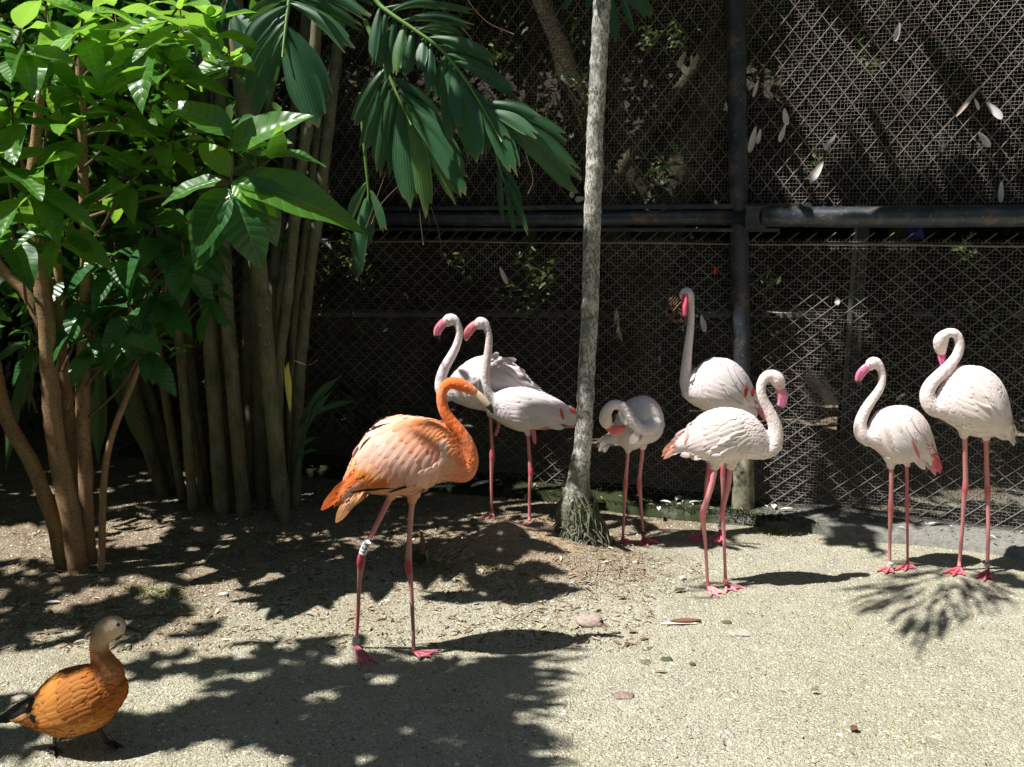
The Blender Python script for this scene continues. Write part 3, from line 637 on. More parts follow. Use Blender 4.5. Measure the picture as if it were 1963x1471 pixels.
# ---------------------------------------------------------------- clustering palm: canes and fronds
CB = G(470, 1000)
cl_ = thing('clustering_palm', CB, 'clump of tall ringed canes with broad drooping fronds left of centre', 'palm')
canes = [  # px list bottom..top, radius px, depth shift
    ([(372, 993), (346, 640), (320, 300), (300, -40)], 9, .05), ([(350, 958), (308, 737), (262, 430), (240, 100)], 8, .25),
    ([(428, 1000), (401, 560), (392, 250), (400, -60)], 14, .0), ([(470, 1004), (445, 695), (434, 520), (428, 200), (440, -60)], 13, -.05),
    ([(503, 990), (492, 760), (479, 526), (466, 200), (470, -60)], 10, .18), ([(545, 1008), (519, 737), (500, 520), (478, 300), (450, -60)], 15, -.12),
    ([(541, 990), (534, 737), (553, 568), (570, 400), (598, 200), (620, -60)], 10, .06), ([(566, 975), (570, 737), (587, 526), (604, 400), (622, 220), (650, -60)], 10.5, .12),
    ([(528, 900), (527, 611), (553, 400), (572, 250), (590, -60)], 7, .22), ([(400, 975), (375, 800), (350, 600), (330, 300), (300, -60)], 9, .35),
    ([(484, 985), (466, 611), (469, 505), (500, 200), (540, -60)], 10, .38), ([(320, 968), (254, 761), (205, 560), (150, 300)], 13, .45), ([(455, 980), (425, 700), (412, 400), (370, 0)], 8, .5), ([(520, 985), (508, 800), (513, 600), (530, 400), (560, 150), (580, -60)], 9, .3), ([(445, 985), (408, 760), (385, 560), (360, 300), (345, -60)], 10, .3), ([(557, 960), (552, 780), (560, 600), (585, 380), (610, 120)], 7, .35),
    ([(395, 985), (362, 800), (330, 640), (290, 420)], 7, .2), ([(340, 960), (285, 770), (240, 620), (200, 420)], 9, .55), ([(488, 985), (450, 760), (425, 600), (410, 420)], 7, .4)]
for pts, r, dy in canes:
    Yb = CB.y + dy; S = catmull([(x, y) for x, y in pts], 12); T = []
    ph = rg.uniform(0, 60); sp0 = rg.uniform(52, 78)
    for x, y in S:
        q = ((y + ph) % sp0); b = math.exp(-(min(q, sp0 - q) / 3.0) ** 2); p = P(x, y, Yb); p.y += .06 * max(0, p.z) * (1 if dy > .1 else -.3); T.append((*p, r * px2m(Yb) * (1 + .17 * b) * (1.08 - .08 * (1000 - y) / 1000)))
    # finer rings
    v, f, u = tube(catmull(T, 3), 12, wob=.05); bulk('cane', v, f, M['cane'], cl_)
def leaflet(bp, tp, wpx, Yb, Yt, parent, mat, sag=.10, ragged=.12, name='leaflet', split=True, base=.25, tip=.75):
    a = P(*bp, Yb); b = P(*tp, Yt); d = b - a; ln = d.length; dn = d.normalized(); vw = (a + b) * .5 - Vector((0, 0, HCAM)); vw.normalize()
    s = dn.cross(vw).normalized(); s = (s + vw * rg.uniform(-.35, .35)).normalized(); nn = s.cross(dn).normalized(); hw = wpx * .5 * px2m((Yb + Yt) / 2); nu, nv = 12, 6; V = []; UV = []
    perp = Vector((0, 0, 1)) - dn * dn.z; 
    cu = perp * (ln * sag); tv = [rg.uniform(-ragged, ragged) for _ in range(nv + 1)]
    for i in range(nu + 1):
        t = i / nu; w = hw * (base + (1 - base) * min(1, t / .55) ** .8) * (1 if t < .72 else 1 - (1 - tip) * ((t - .72) / .28) ** 1.5)
        if t < .001: w *= .3
        for j in range(nv + 1):
            q = -1 + 2 * j / nv; tt = t * (1 + (tv[j] * max(0, (t - .6) / .4)) - (.10 * abs(q) ** 2 * t))
            p = a + d * tt + cu * (math.sin(math.pi * min(1, tt)) - .0) + s * (w * q) + nn * (hw * .45 * abs(q) * (1 - .5 * t) + .06 * hw * math.cos(q * 9.4)); V.append(p); UV.append((t, q))
    F = [(i * (nv + 1) + j, i * (nv + 1) + j + 1, (i + 1) * (nv + 1) + j + 1, (i + 1) * (nv + 1) + j) for i in range(nu) for j in range(nv)]
    return bulk(name, V, F, mat, parent, True, uv=UV)
def frond(rach, r0, Y0, Y1, items, mat='palm', label=None):
    n = len(rach); S = [(*P(x, y, Y0 + (Y1 - Y0) * i / (n - 1)), (r0 * (1 - .75 * i / (n - 1))) * px2m(Y0)) for i, (x, y) in enumerate(rach)]
    v, f, u = tube(S, 8, k=5); fr = bulk('frond', v, f, M['stalk'], cl_)
    if label: tag(fr, label)
    for it in items:
        bp, tp, w = it[:3]; m_ = it[3] if len(it) > 3 else mat
        k = min(1, max(0, (bp[1] - rach[0][1]) / (rach[-1][1] - rach[0][1] + .01))); Yb = Y0 + (Y1 - Y0) * k
        leaflet(bp, tp, w * 1.2, Yb, Yb - rg.uniform(-.04, .10), fr, M[m_], sag=rg.uniform(.05, .12))
frond([(572, -140), (560, -40), (549, 40), (541, 110)], 6, 4.15, 3.95, [
    ((556, -20), (455, -5), 16), ((555, -5), (470, 42), 18), ((552, 10), (466, 95), 22), ((550, 25), (466, 145), 26), ((548, 40), (474, 190), 28), ((546, 60), (492, 222), 24),
    ((545, 75), (508, 200), 20), ((544, 60), (606, 232), 52, 'palm'), ((546, 45), (625, 190), 36), ((543, 80), (585, 225), 34, 'palmg'),
    ((556, 0), (676, 88), 20), ((558, -10), (690, 52), 20), ((552, 5), (665, 95), 18), ((562, -30), (700, 30), 18), ((565, -45), (705, 5), 18), ((570, -60), (720, -15), 16), ((560, -40), (470, -40), 16)],
    label='broad frond hanging in front of the canes')
frond([(690, -60), (720, 0), (748, 26), (792, 56), (845, 95), (890, 150), (930, 215), (962, 272)], 5, 4.35, 4.1, [
    ((728, 12), (712, 118), 16), ((742, 22), (726, 136), 18), ((758, 32), (742, 146), 18), ((776, 44), (760, 138), 20, 'palmg'), ((793, 57), (781, 143), 20), ((812, 70), (806, 130), 18),
    ((826, 82), (824, 176), 18), ((855, 104), (840, 190), 22), ((862, 110), (866, 262), 34), ((874, 126), (884, 245), 34), ((880, 135), (908, 312), 40), ((888, 148), (932, 300), 30),
    ((898, 162), (985, 335), 28), ((905, 172), (992, 322), 24), ((912, 186), (975, 262), 22), ((920, 196), (1006, 275), 24), ((930, 210), (1025, 262), 22), ((940, 228), (1092, 360), 30, 'palm'), ((944, 222), (1101, 332), 34), ((938, 214), (1085, 268), 26), ((924, 198), (1040, 228), 20),
    ((792, 54), (905, 90), 16), ((800, 58), (880, 66), 14), ((820, 72), (950, 118), 20), ((838, 86), (948, 130), 18), ((856, 104), (952, 162), 20), ((870, 118), (990, 190), 22), ((748, 24), (850, 12), 14), ((735, 16), (905, 22), 12), ((770, 40), (900, 50), 16)],
    label='long arching frond reaching toward the pale palm trunk')
frond([(700, 40), (735, 120), (765, 190), (788, 240)], 5, 4.6, 4.45, [
    ((760, 170), (752, 330), 34), ((770, 190), (786, 385), 44), ((780, 200), (812, 398), 40, 'palmg'), ((785, 215), (868, 382), 26, 'palmg'), ((790, 225), (892, 374), 30), ((782, 200), (893, 335), 26),
    ((745, 150), (700, 290), 26), ((740, 130), (680, 240), 22), ((755, 165), (722, 330), 28), ((765, 175), (860, 290), 26), ((752, 150), (842, 230), 24)], label='dark frond hanging low behind the arching one')
frond([(690, 180), (700, 300), (706, 370), (704, 410)], 4, 4.7, 4.7, [((705, 372), (682, 525), 24), ((706, 380), (706, 468), 20), ((703, 350), (670, 420), 16), ((706, 360), (735, 440), 14)], label='narrow drooping frond low beside the canes')
frond([(930, 180), (945, 270), (960, 330), (975, 370)], 3, 4.9, 4.9, [((962, 335), (1008, 442), 11), ((968, 350), (985, 445), 9), ((955, 320), (962, 420), 10), ((950, 300), (1000, 390), 9)], label='thin frayed frond tip hanging by the pipe rail')
frond([(1100, -160), (1130, -90), (1165, -45), (1200, -20)], 5, 5.0, 4.9, [((1165, -45), (1250, 34), 22), ((1158, -50), (1182, 86), 16), ((1180, -35), (1213, 60), 10), ((1150, -55), (1128, 20), 14), ((1140, -60), (1085, 15), 12)], label='green frond tips at the top beside the pale palm')
frond([(420, -150), (432, -60), (440, 0), (442, 40)], 4, 4.4, 4.3, [((440, -10), (470, 120), 24), ((438, 0), (408, 130), 24), ((440, 20), (500, 90), 22), ((436, -30), (380, 70), 22)], label='small frond at the top between bush and canes')
# dry hanging strings of the palm
mb = MB()
for pts in ([(804, 400), (808, 440), (812, 470)], [(818, 395), (824, 430)], [(826, 396), (840, 440), (847, 488)], [(740, 330), (715, 400), (700, 440)], [(770, 350), (728, 395), (712, 430)], [(1000, 268), (1010, 300), (1022, 345), (1012, 372)], [(850, 20), (900, 70), (905, 90)], [(880, -20), (930, 40), (985, 66)], [(610, 690), (590, 700), (560, 690)]):
    v, f, u = tube([(*P(x, y, 4.5), .0022) for x, y in pts], 5, k=4); mb.add(v, f)
tag(mb.build('dry_strings', M['twig'], cl_), kind='stuff')
leaflet((556, 790), (550, 700), 12, 4.75, 4.75, cl_, m_plain('yellowed_sheath', (.65, .6, .12), .5), name='yellow_sheath')

# strap leaved plants
def strap_plant(name, root, items, Yp, label, cat='plant', mat='leafd'):
    t = thing(name, root, label, cat)
    for bp, tp, w, mm in items: leaflet(bp, tp, w, Yp, Yp - .05, t, M[mm], sag=.10, ragged=.0, name='blade', base=.5, tip=.15)
    return t
strap_plant('strap_leaf_plant', G(235, 960), [((190, 640), (190, 895), 34, 'palmg'), ((205, 660), (280, 880), 32, 'palmg'), ((168, 680), (140, 760), 16, 'palm'), ((210, 640), (235, 800), 26, 'palm'), ((175, 650), (178, 760), 20, 'palm')], G(235, 960).y + .1, 'large strap leaves hanging bright green between the brown trunks and the canes')
strap_plant('blade_leaf_plant', G(20, 960), [((60, 660), (10, 915), 20, 'palmg'), ((75, 660), (22, 745), 12, 'palmg'), ((72, 690), (42, 790), 10, 'palmg'), ((66, 700), (55, 790), 9, 'palmg'), ((70, 640), (30, 700), 10, 'palm')], G(20, 960).y + .2, 'narrow pale blades hanging at the far left behind the leaning trunk')
strap_plant('seedling_palm', G(575, 985), [((572, 820), (660, 716), 15, 'palm'), ((575, 815), (690, 768), 11, 'palm'), ((574, 850), (640, 745), 12, 'palm'), ((566, 868), (610, 838), 9, 'palm'), ((566, 880), (612, 862), 9, 'palm'), ((575, 930), (590, 800), 4, 'palm'), ((560, 930), (600, 770), 8, 'palm')], G(575, 985).y - .1, 'young narrow leaved plant growing at the right foot of the canes')

# ---------------------------------------------------------------- the broad leaved bush on the left
bb = G(150, 1098)
bush = thing('broad_leaved_bush', bb, 'big bush with glossy broad leaves and several smooth brown trunks at the left', 'bush')
stems = [([(124, 1100, 15), (101, 994, 14), (61, 890, 14), (22, 820, 13.5), (4, 770, 13), (-12, 690, 12), (-20, 560, 10)], 0), ([(152, 1100, 19), (136, 991, 19), (113, 884, 18), (101, 792, 17), (95, 710, 16.5), (90, 617, 16), (79, 536, 15.5), (68, 462, 14.5), (60, 380, 13), (66, 300, 10), (80, 160, 7)], -.05),
         ([(170, 1100, 14), (164, 914, 13), (158, 750, 12.5), (160, 660, 12), (165, 500, 10), (158, 300, 9), (155, 200, 9), (152, 100, 7)], .06), ([(158, 1080, 12), (147, 914, 11), (130, 770, 10), (118, 640, 9), (110, 480, 8)], .12),
         ([(194, 1094, 7), (199, 929, 6.5), (214, 838, 6), (251, 742, 5.5), (300, 610, 5), (330, 480, 4)], -.06), ([(88, 640, 10), (50, 563, 10.5), (0, 512, 10), (-60, 430, 9)], .05)]
for pts, dy in stems:
    Y = bb.y + dy; v, f, u = tube([(*P(x, y, Y), r * px2m(Y)) for x, y, r in pts], 16, k=8, wob=.16); bulk('trunk', v, f, M['bark'], bush)
def leaf_mesh(seed, w, droop, fold, und):
    r_ = random.Random(seed); nu, nv = 12, 6; V = []; UV = []; tw = r_.uniform(-.25, .25)
    for i in range(nu + 1):
        t = i / nu; ww = w * (math.sin(math.pi * min(1, t ** .82)) ** .8 if 0 < t < 1 else 0) * (1 - .25 * t) + .004
        if t > .93: ww = w * .10 * (1 - t) / .07 + .002
        for j in range(nv + 1):
            q = -1 + 2 * j / nv; z = -droop * t * t + fold * abs(q) * ww + und * math.sin(t * 14 + q * 2.0 + seed) * abs(q) + tw * q * ww * t
            V.append((t * (1 - .12 * droop), q * ww, z)); UV.append((t, q))
    F = [(i * (nv + 1) + j, (i + 1) * (nv + 1) + j, (i + 1) * (nv + 1) + j + 1, i * (nv + 1) + j + 1) for i in range(nu) for j in range(nv)]
    return V, F, UV
LM = {}
for mn in ('leaf', 'leafy', 'leafd'):
    for k in range(6):
        V, F, UV = leaf_mesh(k, rg.uniform(.21, .27), rg.uniform(.12, .38), rg.uniform(.15, .4), rg.uniform(.008, .02)); o = bulk('leaf', V, F, M[mn], None, True, uv=UV); LM[mn, k] = o.data; bpy.data.objects.remove(o)
def put_leaf(a, d, nrm, size, mn, parent, wscale=1.0):
    X = d.normalized(); Yv = nrm.cross(X); 
    if Yv.length < .05: Yv = Vector((0, 1, 0)).cross(X)
    Yv.normalize(); Z = X.cross(Yv); Mx = Matrix((X * size, Yv * size * wscale, Z * size)).transposed().to_4x4(); Mx.translation = a
    return place_mesh('leaf', LM[mn, rnd.randrange(6)], Mx, parent)
nleaf = 0
def leaf_px(bp, tp, Yb, Yt, up, mn, ws=1.0):
    global nleaf; nleaf += 1
    a = P(*bp, Yb); b = P(*tp, Yt); return put_leaf(a, b - a, Vector(up), (b - a).length * 1.03, mn, bush, ws)
TW = MB()
def twig(a, b, r, sag=.04):
    m_ = (a + b) * .5 + Vector((rg.normal() * .02, rg.normal() * .02, -sag)); v, f, u = tube([(*a, r * 1.3), (*m_, r), (*b, r * .8)], 6, k=4); TW.add(v, f)
# the sunlit spray reaching right
KY = 3.55
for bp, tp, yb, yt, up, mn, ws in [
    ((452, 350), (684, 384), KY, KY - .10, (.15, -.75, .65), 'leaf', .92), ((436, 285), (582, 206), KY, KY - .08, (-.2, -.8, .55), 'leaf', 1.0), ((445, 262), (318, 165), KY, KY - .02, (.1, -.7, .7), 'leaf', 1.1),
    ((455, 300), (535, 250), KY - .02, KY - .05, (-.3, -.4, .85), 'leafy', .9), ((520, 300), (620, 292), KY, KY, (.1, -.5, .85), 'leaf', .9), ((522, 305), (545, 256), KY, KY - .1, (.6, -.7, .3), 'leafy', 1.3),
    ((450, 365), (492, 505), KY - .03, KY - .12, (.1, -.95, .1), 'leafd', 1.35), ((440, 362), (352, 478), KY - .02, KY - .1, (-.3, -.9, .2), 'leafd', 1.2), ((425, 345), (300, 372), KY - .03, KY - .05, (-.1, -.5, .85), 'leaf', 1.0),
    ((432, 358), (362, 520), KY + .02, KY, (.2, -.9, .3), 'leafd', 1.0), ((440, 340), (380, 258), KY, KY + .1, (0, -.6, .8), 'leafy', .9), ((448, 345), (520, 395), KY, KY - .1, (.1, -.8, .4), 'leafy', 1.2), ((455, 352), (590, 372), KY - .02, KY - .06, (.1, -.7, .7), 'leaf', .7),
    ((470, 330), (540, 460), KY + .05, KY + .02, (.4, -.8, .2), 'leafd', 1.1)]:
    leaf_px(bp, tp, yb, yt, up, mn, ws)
twig(P(160, 420, bb.y), P(442, 352, KY), .007, -.02); twig(P(442, 352, KY), P(440, 270, KY), .004, 0); twig(P(442, 352, KY), P(522, 303, KY), .003, 0)
ROS = [(145, 228, 3.7, 1, 1.0), (160, 30, 3.8, 1, 1.1), (70, 330, 3.6, .9, 1.0), (400, 25, 3.8, 1, .9), (285, 60, 3.8, 1, 1.0), (40, 60, 3.7, 1, 1.0), (240, 330, 3.9, .5, 1.0), (320, 110, 3.8, .9, .9), (20, 190, 3.7, .8, 1.0),
       (225, 180, 3.9, .6, 1.0), (90, 130, 3.8, .9, .9), (10, 300, 3.6, .6, 1.0), (120, 410, 3.8, .4, .9), (300, 430, 4.0, .1, 1.0), (220, 480, 4.1, .1, .9), (300, 540, 4.0, 0, .8), (250, 590, 4.0, 0, .85), (160, 560, 4.2, .1, .8),
       (400, 560, 4.0, 0, .5), (250, 540, 4.2, .1, .8), (20, 430, 3.9, .2, .9), (180, 640, 4.1, 0, .8), (285, 650, 4.0, 0, .6), (60, 640, 4.3, .1, .6), (380, 440, 4.1, .1, .7), (220, 10, 4.0, .8, 1.0), (330, 250, 4.0, .5, .9), (440, 100, 4.0, .6, .8), (110, 500, 4.3, .2, .7), (350, 480, 3.9, .1, .6), (345, 10, 3.6, 1, .9), (90, 10, 4.0, .9, 1)]
for (x, y, Y, litp, scl) in ROS:
    c = P(x, y, Y); a0 = rg.uniform(0, 6.283); nl = 9
    for k in range(nl):
        if nleaf >= 296: break
        nleaf += 1
        a = a0 + k * 2.4; el = rg.uniform(-.75, .35) if k > 2 else rg.uniform(.1, .8)
        if litp < .15: el -= .45
        d = Vector((math.cos(a), math.sin(a), el)); 
        if d.y > .3 and rg.uniform() < .5: d.y = -d.y
        nrm = Vector((0, 0, 1)) - d * .25 + Vector((rg.normal() * .3, -abs(rg.normal()) * .35, 0)); sz = rg.uniform(.21, .35) * scl * (.7 if k < 3 else 1)
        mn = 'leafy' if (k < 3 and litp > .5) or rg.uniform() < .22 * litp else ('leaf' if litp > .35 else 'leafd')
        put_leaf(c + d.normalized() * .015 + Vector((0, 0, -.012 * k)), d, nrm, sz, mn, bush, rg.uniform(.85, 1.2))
    tk = P(min(170, max(-10, x * .5 + 40)), y + 150, bb.y + .02); twig(tk, c, .006); v, f, u = tube([(*(c + Vector((0, 0, -.10))), .004), (*(c + Vector((0, 0, .03))), .003)], 6); TW.add(v, f)
tag(TW.build('twigs', M['twig'], bush), kind='stuff')
# finer leaves deep inside the bush
Cn = []; 
for i in range(150):
    x = rg.uniform(-60, 520); y = rg.uniform(-60, 640); 
    if (x > 380 and y < 250) or (x > 360 and y > 420): continue
    Cn.append(np.array(P(x, y, rg.uniform(4.3, 4.9))) + rg.normal(0, 1, (22, 3)) * .10)
Cn = np.concatenate(Cn); n = len(Cn); sz = rg.uniform(.06, .16, n)
V, F = leaf_bulk(Cn, rand_dirs(n, .7) - np.array([0, 0, .4]), rand_dirs(n) + np.array([0, -.5, .9]), sz, sz * .42)
tag(bulk('inner_leaves', V, F, M['mass'], bush, False, col=rep(leafcols(n, (.045, .13, .025)))), kind='stuff')
# ---------------------------------------------------------------- birds
def remesh(V, F, vox, it=4):
    me = bpy.data.meshes.new('t'); me.from_pydata([tuple(v) for v in V], [], F); o = bpy.data.objects.new('t', me); C.objects.link(o)
    m = o.modifiers.new('r', 'REMESH'); m.mode = 'VOXEL'; m.voxel_size = vox; s = o.modifiers.new('s', 'SMOOTH'); s.factor = .5; s.iterations = it
    bpy.context.view_layer.update(); e = o.evaluated_get(bpy.context.evaluated_depsgraph_get()); me2 = bpy.data.meshes.new_from_object(e)
    n = len(me2.vertices); v = np.empty(n * 3, dtype=np.float32); me2.vertices.foreach_get('co', v); f = [tuple(p.vertices) for p in me2.polygons]
    bpy.data.objects.remove(o); bpy.data.meshes.remove(me); bpy.data.meshes.remove(me2); return v.reshape(-1, 3), f
def blend(px, py, base, spots):
    c = np.tile(np.array(base, dtype=float), (len(px), 1))
    for (x, y, rx, ry, ang, col, st) in spots:
        ca, sa = math.cos(R(ang)), math.sin(R(ang)); u = ((px - x) * ca + (py - y) * sa) / rx; v = (-(px - x) * sa + (py - y) * ca) / ry
        k = np.clip(1.5 - 1.5 * (u * u + v * v) ** .5, 0, 1)[:, None] * st; k = k * k * (3 - 2 * k); c = c * (1 - k) + np.array(col) * k
    return c
def projA(V):
    v = V[:, 1] * cp - (V[:, 2] - HCAM) * sp; u = V[:, 1] * sp + (V[:, 2] - HCAM) * cp
    return IW / 2 + FP * V[:, 0] / v, IH / 2 - FP * u / v
class Bird:
    def __init__(s, name, label, cat, Y0, foot_px, spec, group=None):
        s.Y0 = Y0; s.m = px2m(Y0); g = G(*foot_px); s.root = thing(name, (g.x, Y0, 0), label, cat, group); s.sp = spec; s.feathers = []
        mb = MB(); B = spec['body']; ring = 28; V = []; F = []
        st = catmull(np.array([(b[0], b[1], b[2], b[3], b[4] if len(b) > 4 else 0) for b in B], dtype=float), 5)
        ang = np.linspace(0, 2 * math.pi, ring, endpoint=False)
        for x, yt, yb, wr, dy in st:
            yb = max(yb, yt + 2); Y = Y0 + dy; a = P(x, yt, Y); b = P(x, yb, Y); c = (a + b) * .5; rv = (a - b).length * .5; rw = rv * wr
            for t in ang:
                sx = math.sin(t); cx = math.cos(t); V.append((c.x, c.y + rw * sx * (1 - .12 * cx), c.z + rv * cx))
        n = len(st)
        for i in range(n - 1):
            for j in range(ring): F.append((i * ring + j, i * ring + (j + 1) % ring, (i + 1) * ring + (j + 1) % ring, (i + 1) * ring + j))
        F.append(tuple(range(ring))[::-1]); F.append(tuple((n - 1) * ring + j for j in range(ring)))
        mb.add(np.array(V), F)
        for T in spec['tubes']:                        # neck + head, thighs
            S = [(*P(q[0], q[1], Y0 + (q[3] if len(q) > 3 else 0)), q[2] * s.m, q[2] * s.m * (q[4] if len(q) > 4 else 1)) for q in T]
            v, f, u = tube(S, 18, k=5); mb.add(v, f)
        v, f, _, _ = mb.out(); V, F = remesh(v, f, spec.get('vox', .0048)); s.bv, s.bf = V, F
        s.bvh = BVHTree.FromPolygons([tuple(x) for x in V], F)
        px, py = projA(V); col = blend(px, py, spec['base'], spec['spots']); s.col = col
        mb = MB(); mb.add(V, F, col); midx = [0] * len(F)
        leg = MB()
        for lg in spec.get('legs', []): s.leg(leg, lg)
        if leg.n: v, f, c, u = leg.out(); mb.add(v, f, c); midx += [1] * len(f)
        v, f, c, u = mb.out(); bulk('body', v, f, [M['plumage'], M['skin']], s.root, True, col=c, midx=midx)
        s.down(spec)
        if 'bill' in spec:
            b = spec['bill']; S = [(*P(q[0], q[1], Y0 + (q[3] if len(q) > 3 else 0)), q[2] * s.m, q[2] * s.m * .62) for q in b['pts']]
            Sx = catmull(S, 8); n = len(Sx); v, f, u = tube(Sx, 16, ref=b.get('ref', (0, 1, 0))); t = np.append(np.repeat(np.linspace(0, 1, n), 16), [0, 1])
            pk = np.array(b['col']); dk = np.array(b['tip']); k = np.clip((t - b['cut']) / .05, 0, 1)[:, None]; cc_ = pk * (1 - k) + dk * k
            if 'col0' in b: k0 = np.clip(1 - (t - b.get('c0', .3)) / .08, 0, 1)[:, None]; cc_ = cc_ * (1 - k0) + np.array(b['col0']) * k0
            aa = np.append(np.tile(np.arange(16), n), [0, 0]); gap = (np.isin(aa, b.get('gap', [5, 11]))) & (t > .35) & (t < .99); cc_[gap] *= .35
            bulk('bill', v, f, M['bill'], s.root, True, col=cc_)
        for e in spec.get('eyes', []):
            for side in (-1, 1):
                o = P(e[0], e[1], Y0 + side * .3); q = P(e[0], e[1], Y0); d = (q - o).normalized(); h = s.bvh.ray_cast(o, d)
                if h[0] is None: continue
                c = h[0] + d * e[2] * s.m * .35; V = []; F = []; nn = 8
                for (rr, cl__) in ((e[2], e[3]), (e[2] * .55, (.01, .008, .008))):
                    off = -d * (0 if rr == e[2] else e[2] * s.m * .62); v, f, u = tube([(*(c + off + Vector((0, 0, z * rr * s.m))), rr * s.m * math.sqrt(max(.02, 1 - z * z))) for z in (-.98, -.8, -.4, 0, .4, .8, .98)], 10, ref=(1, 0, 0))
                    V.append((v, f, cl__))
                mb = MB(); [mb.add(a, b_, c_) for a, b_, c_ in V]; mb.build('eye', M['eye'], s.root)
        for b in spec.get('bands', []):
            (x0, y0), (x1, y1), r, cols, Yb = b; a = P(x0, y0, Yb); c = P(x1, y1, Yb); S = [(*(a * (1 - t) + c * t), r * s.m) for t in np.linspace(0, 1, 21)]
            v, f, u = tube(S, 20, caps=True); cc_ = np.tile(np.array(cols[0], dtype=float), (len(v), 1))
            if len(cols) > 1:                           # three dark characters stacked along the band, both faces
                t = u[:, 1] / u[:, 1].max(); a_ = u[:, 0] * 20
                for face in (5, 15):
                    q = (a_ - face + 10) % 20 - 10
                    G_ = [(.14, [(-2, 0), (-1, 0), (0, 0), (1, 0), (2, 0), (-2, .10), (2, .10), (0, .10)]), (.42, [(-2, 0), (-2, .1), (-1, .12), (0, .12), (1, .12), (2, .1), (2, 0), (-1, -.04), (1, -.04)]), (.70, [(-2, 0), (-1, .05), (0, .09), (1, .05), (2, 0), (-2, .14), (2, .14)])]
                    for t0, pat in G_:
                        for (qa, dt) in pat: cc_[(np.abs(q - qa) < .55) & (np.abs(t - t0 - dt) < .042)] = cols[1]
            tag(bulk('leg_band', v, f, M['band'], s.root, True, col=cc_), b[3][2] if len(cols) > 2 else None)
    def down(s, spec):
        # short body feathers lying along the plumage, too small to pick apart
        V = s.bv; n_ = len(V); fr = np.array([f[:3] for f in s.bf]); a, b, c = V[fr[:, 0]], V[fr[:, 1]], V[fr[:, 2]]; N = np.cross(b - a, c - a); N /= np.linalg.norm(N, axis=1)[:, None] + 1e-9
        ctr = V.mean(0)
        if (N * (a - ctr)).sum(1).mean() < 0: N = -N
        cnt = spec.get('ndown', 5200); k = rg.integers(0, len(fr), cnt); P0 = a[k] + rg.normal(0, .001, (cnt, 3)); Nk = N[k]; px, py = projA(P0)
        bd = np.array([(q[0], q[1], q[2]) for q in spec['body']]); x0, x1 = bd[0, 0], bd[-1, 0]; top = np.interp(px, bd[:, 0] if x0 < x1 else bd[::-1, 0], bd[:, 1] if x0 < x1 else bd[::-1, 1])
        inb = (px > min(x0, x1) - 4) & (px < max(x0, x1) + 4) & (py > top - 4)
        tx = spec['tail']; D = np.where(inb[:, None], np.array([tx, 0, -.45])[None], np.array([0, 0, -1.0])[None]) + rg.normal(0, .22, (cnt, 3)); D = D - Nk * (D * Nk).sum(1)[:, None]; D /= np.linalg.norm(D, axis=1)[:, None] + 1e-9
        l = np.where(inb, rg.uniform(.014, .028, cnt), rg.uniform(.004, .008, cnt)); w = l * np.where(inb, .5, .4)
        Vv, F = leaf_bulk(P0 + Nk * (.0002 + l * .02)[:, None], D + Nk * .035, Nk, l, w, .01); cc_ = blend(px, py, spec['base'], spec['spots']) * rg.uniform(.93, 1.04, (cnt, 1)) + rg.normal(0, .012, (cnt, 3))
        bulk_o = bulk('down_feathers', Vv, F, M['down'], s.root, True, col=np.clip(rep(cc_), 0, .9)); tag(bulk_o, kind='stuff')
    def leg(s, mb, lg):
        pts = lg['pts']; (hx, hy) = lg['heel']; g = G(hx, hy); Yf = g.y; n = len(pts); S = []; Yh = s.Y0 + lg.get('hip', 0); yt, yb = pts[0][1], pts[-1][1]
        for (x, y, r) in pts:
            k = min(1, max(0, (y - yt) / (yb - yt))); S.append((*P(x, y, Yh * (1 - k) + Yf * k), r * s.m * .88, r * s.m * .88))
        Sx = catmull(S, 7); v, f, u = tube(Sx, 12); px, py = projA(v); c = blend(px, py, lg['col'], lg.get('spots', [])); mb.add(v, f, c)
        if lg.get('toes'):
            A = Vector(S[-1][:3]); tips = [G(tx, ty) for tx, ty in lg['toes']]; z = .006
            for t_ in tips: t_.z = z
            if len(tips) == 2: tips.insert(1, A * 0 + (tips[0] + tips[1]) * .5 + ((tips[0] + tips[1]) * .5 - Vector((A.x, A.y, z))) * .12)
            base = Vector((g.x, g.y, max(.012, A.z * .5))); tr = 3.4 * s.m
            fc = lg.get('fcol', lg['col'])
            v, f, u = tube([(*A, pts[-1][2] * s.m * 1.1), (*(A * .4 + base * .6), pts[-1][2] * s.m * 1.25), (*base, tr * 1.3)], 10, k=3); mb.add(v, f, fc)
            mids = []
            for t_ in tips:
                md = base * .5 + t_ * .5; md.z = z + .006; mids.append(md); v, f, u = tube([(*base, tr * 1.1), (*md, tr * .9), (*(t_ * .8 + base * .2 + Vector((0, 0, .001))), tr * .8), (*t_, tr * .35)], 8, k=3); mb.add(v, f, fc)
            V = []; F = []                              # web with a scalloped edge, 3 mm thick
            for q in range(len(tips) - 1):
                for up in (1, -1):
                    k0 = len(V); rows = 5; cols_ = 5
                    for i in range(rows):
                        t = i / (rows - 1)
                        for j in range(cols_):
                            w = j / (cols_ - 1); ed = (1 - .26 * math.sin(math.pi * w)) * .93; p = base.lerp(tips[q].lerp(tips[q + 1], w), t * ed); p.z = (base.z * (1 - t) ** 2 + .006) + up * .0018 + .002 * math.sin(w * 9); V.append(p)
                    for i in range(rows - 1):
                        for j in range(cols_ - 1): a = k0 + i * cols_ + j; q4 = (a, a + 1, a + cols_ + 1, a + cols_); F.append(q4 if up > 0 else q4[::-1])
            mb.add(np.array(V), F, fc)
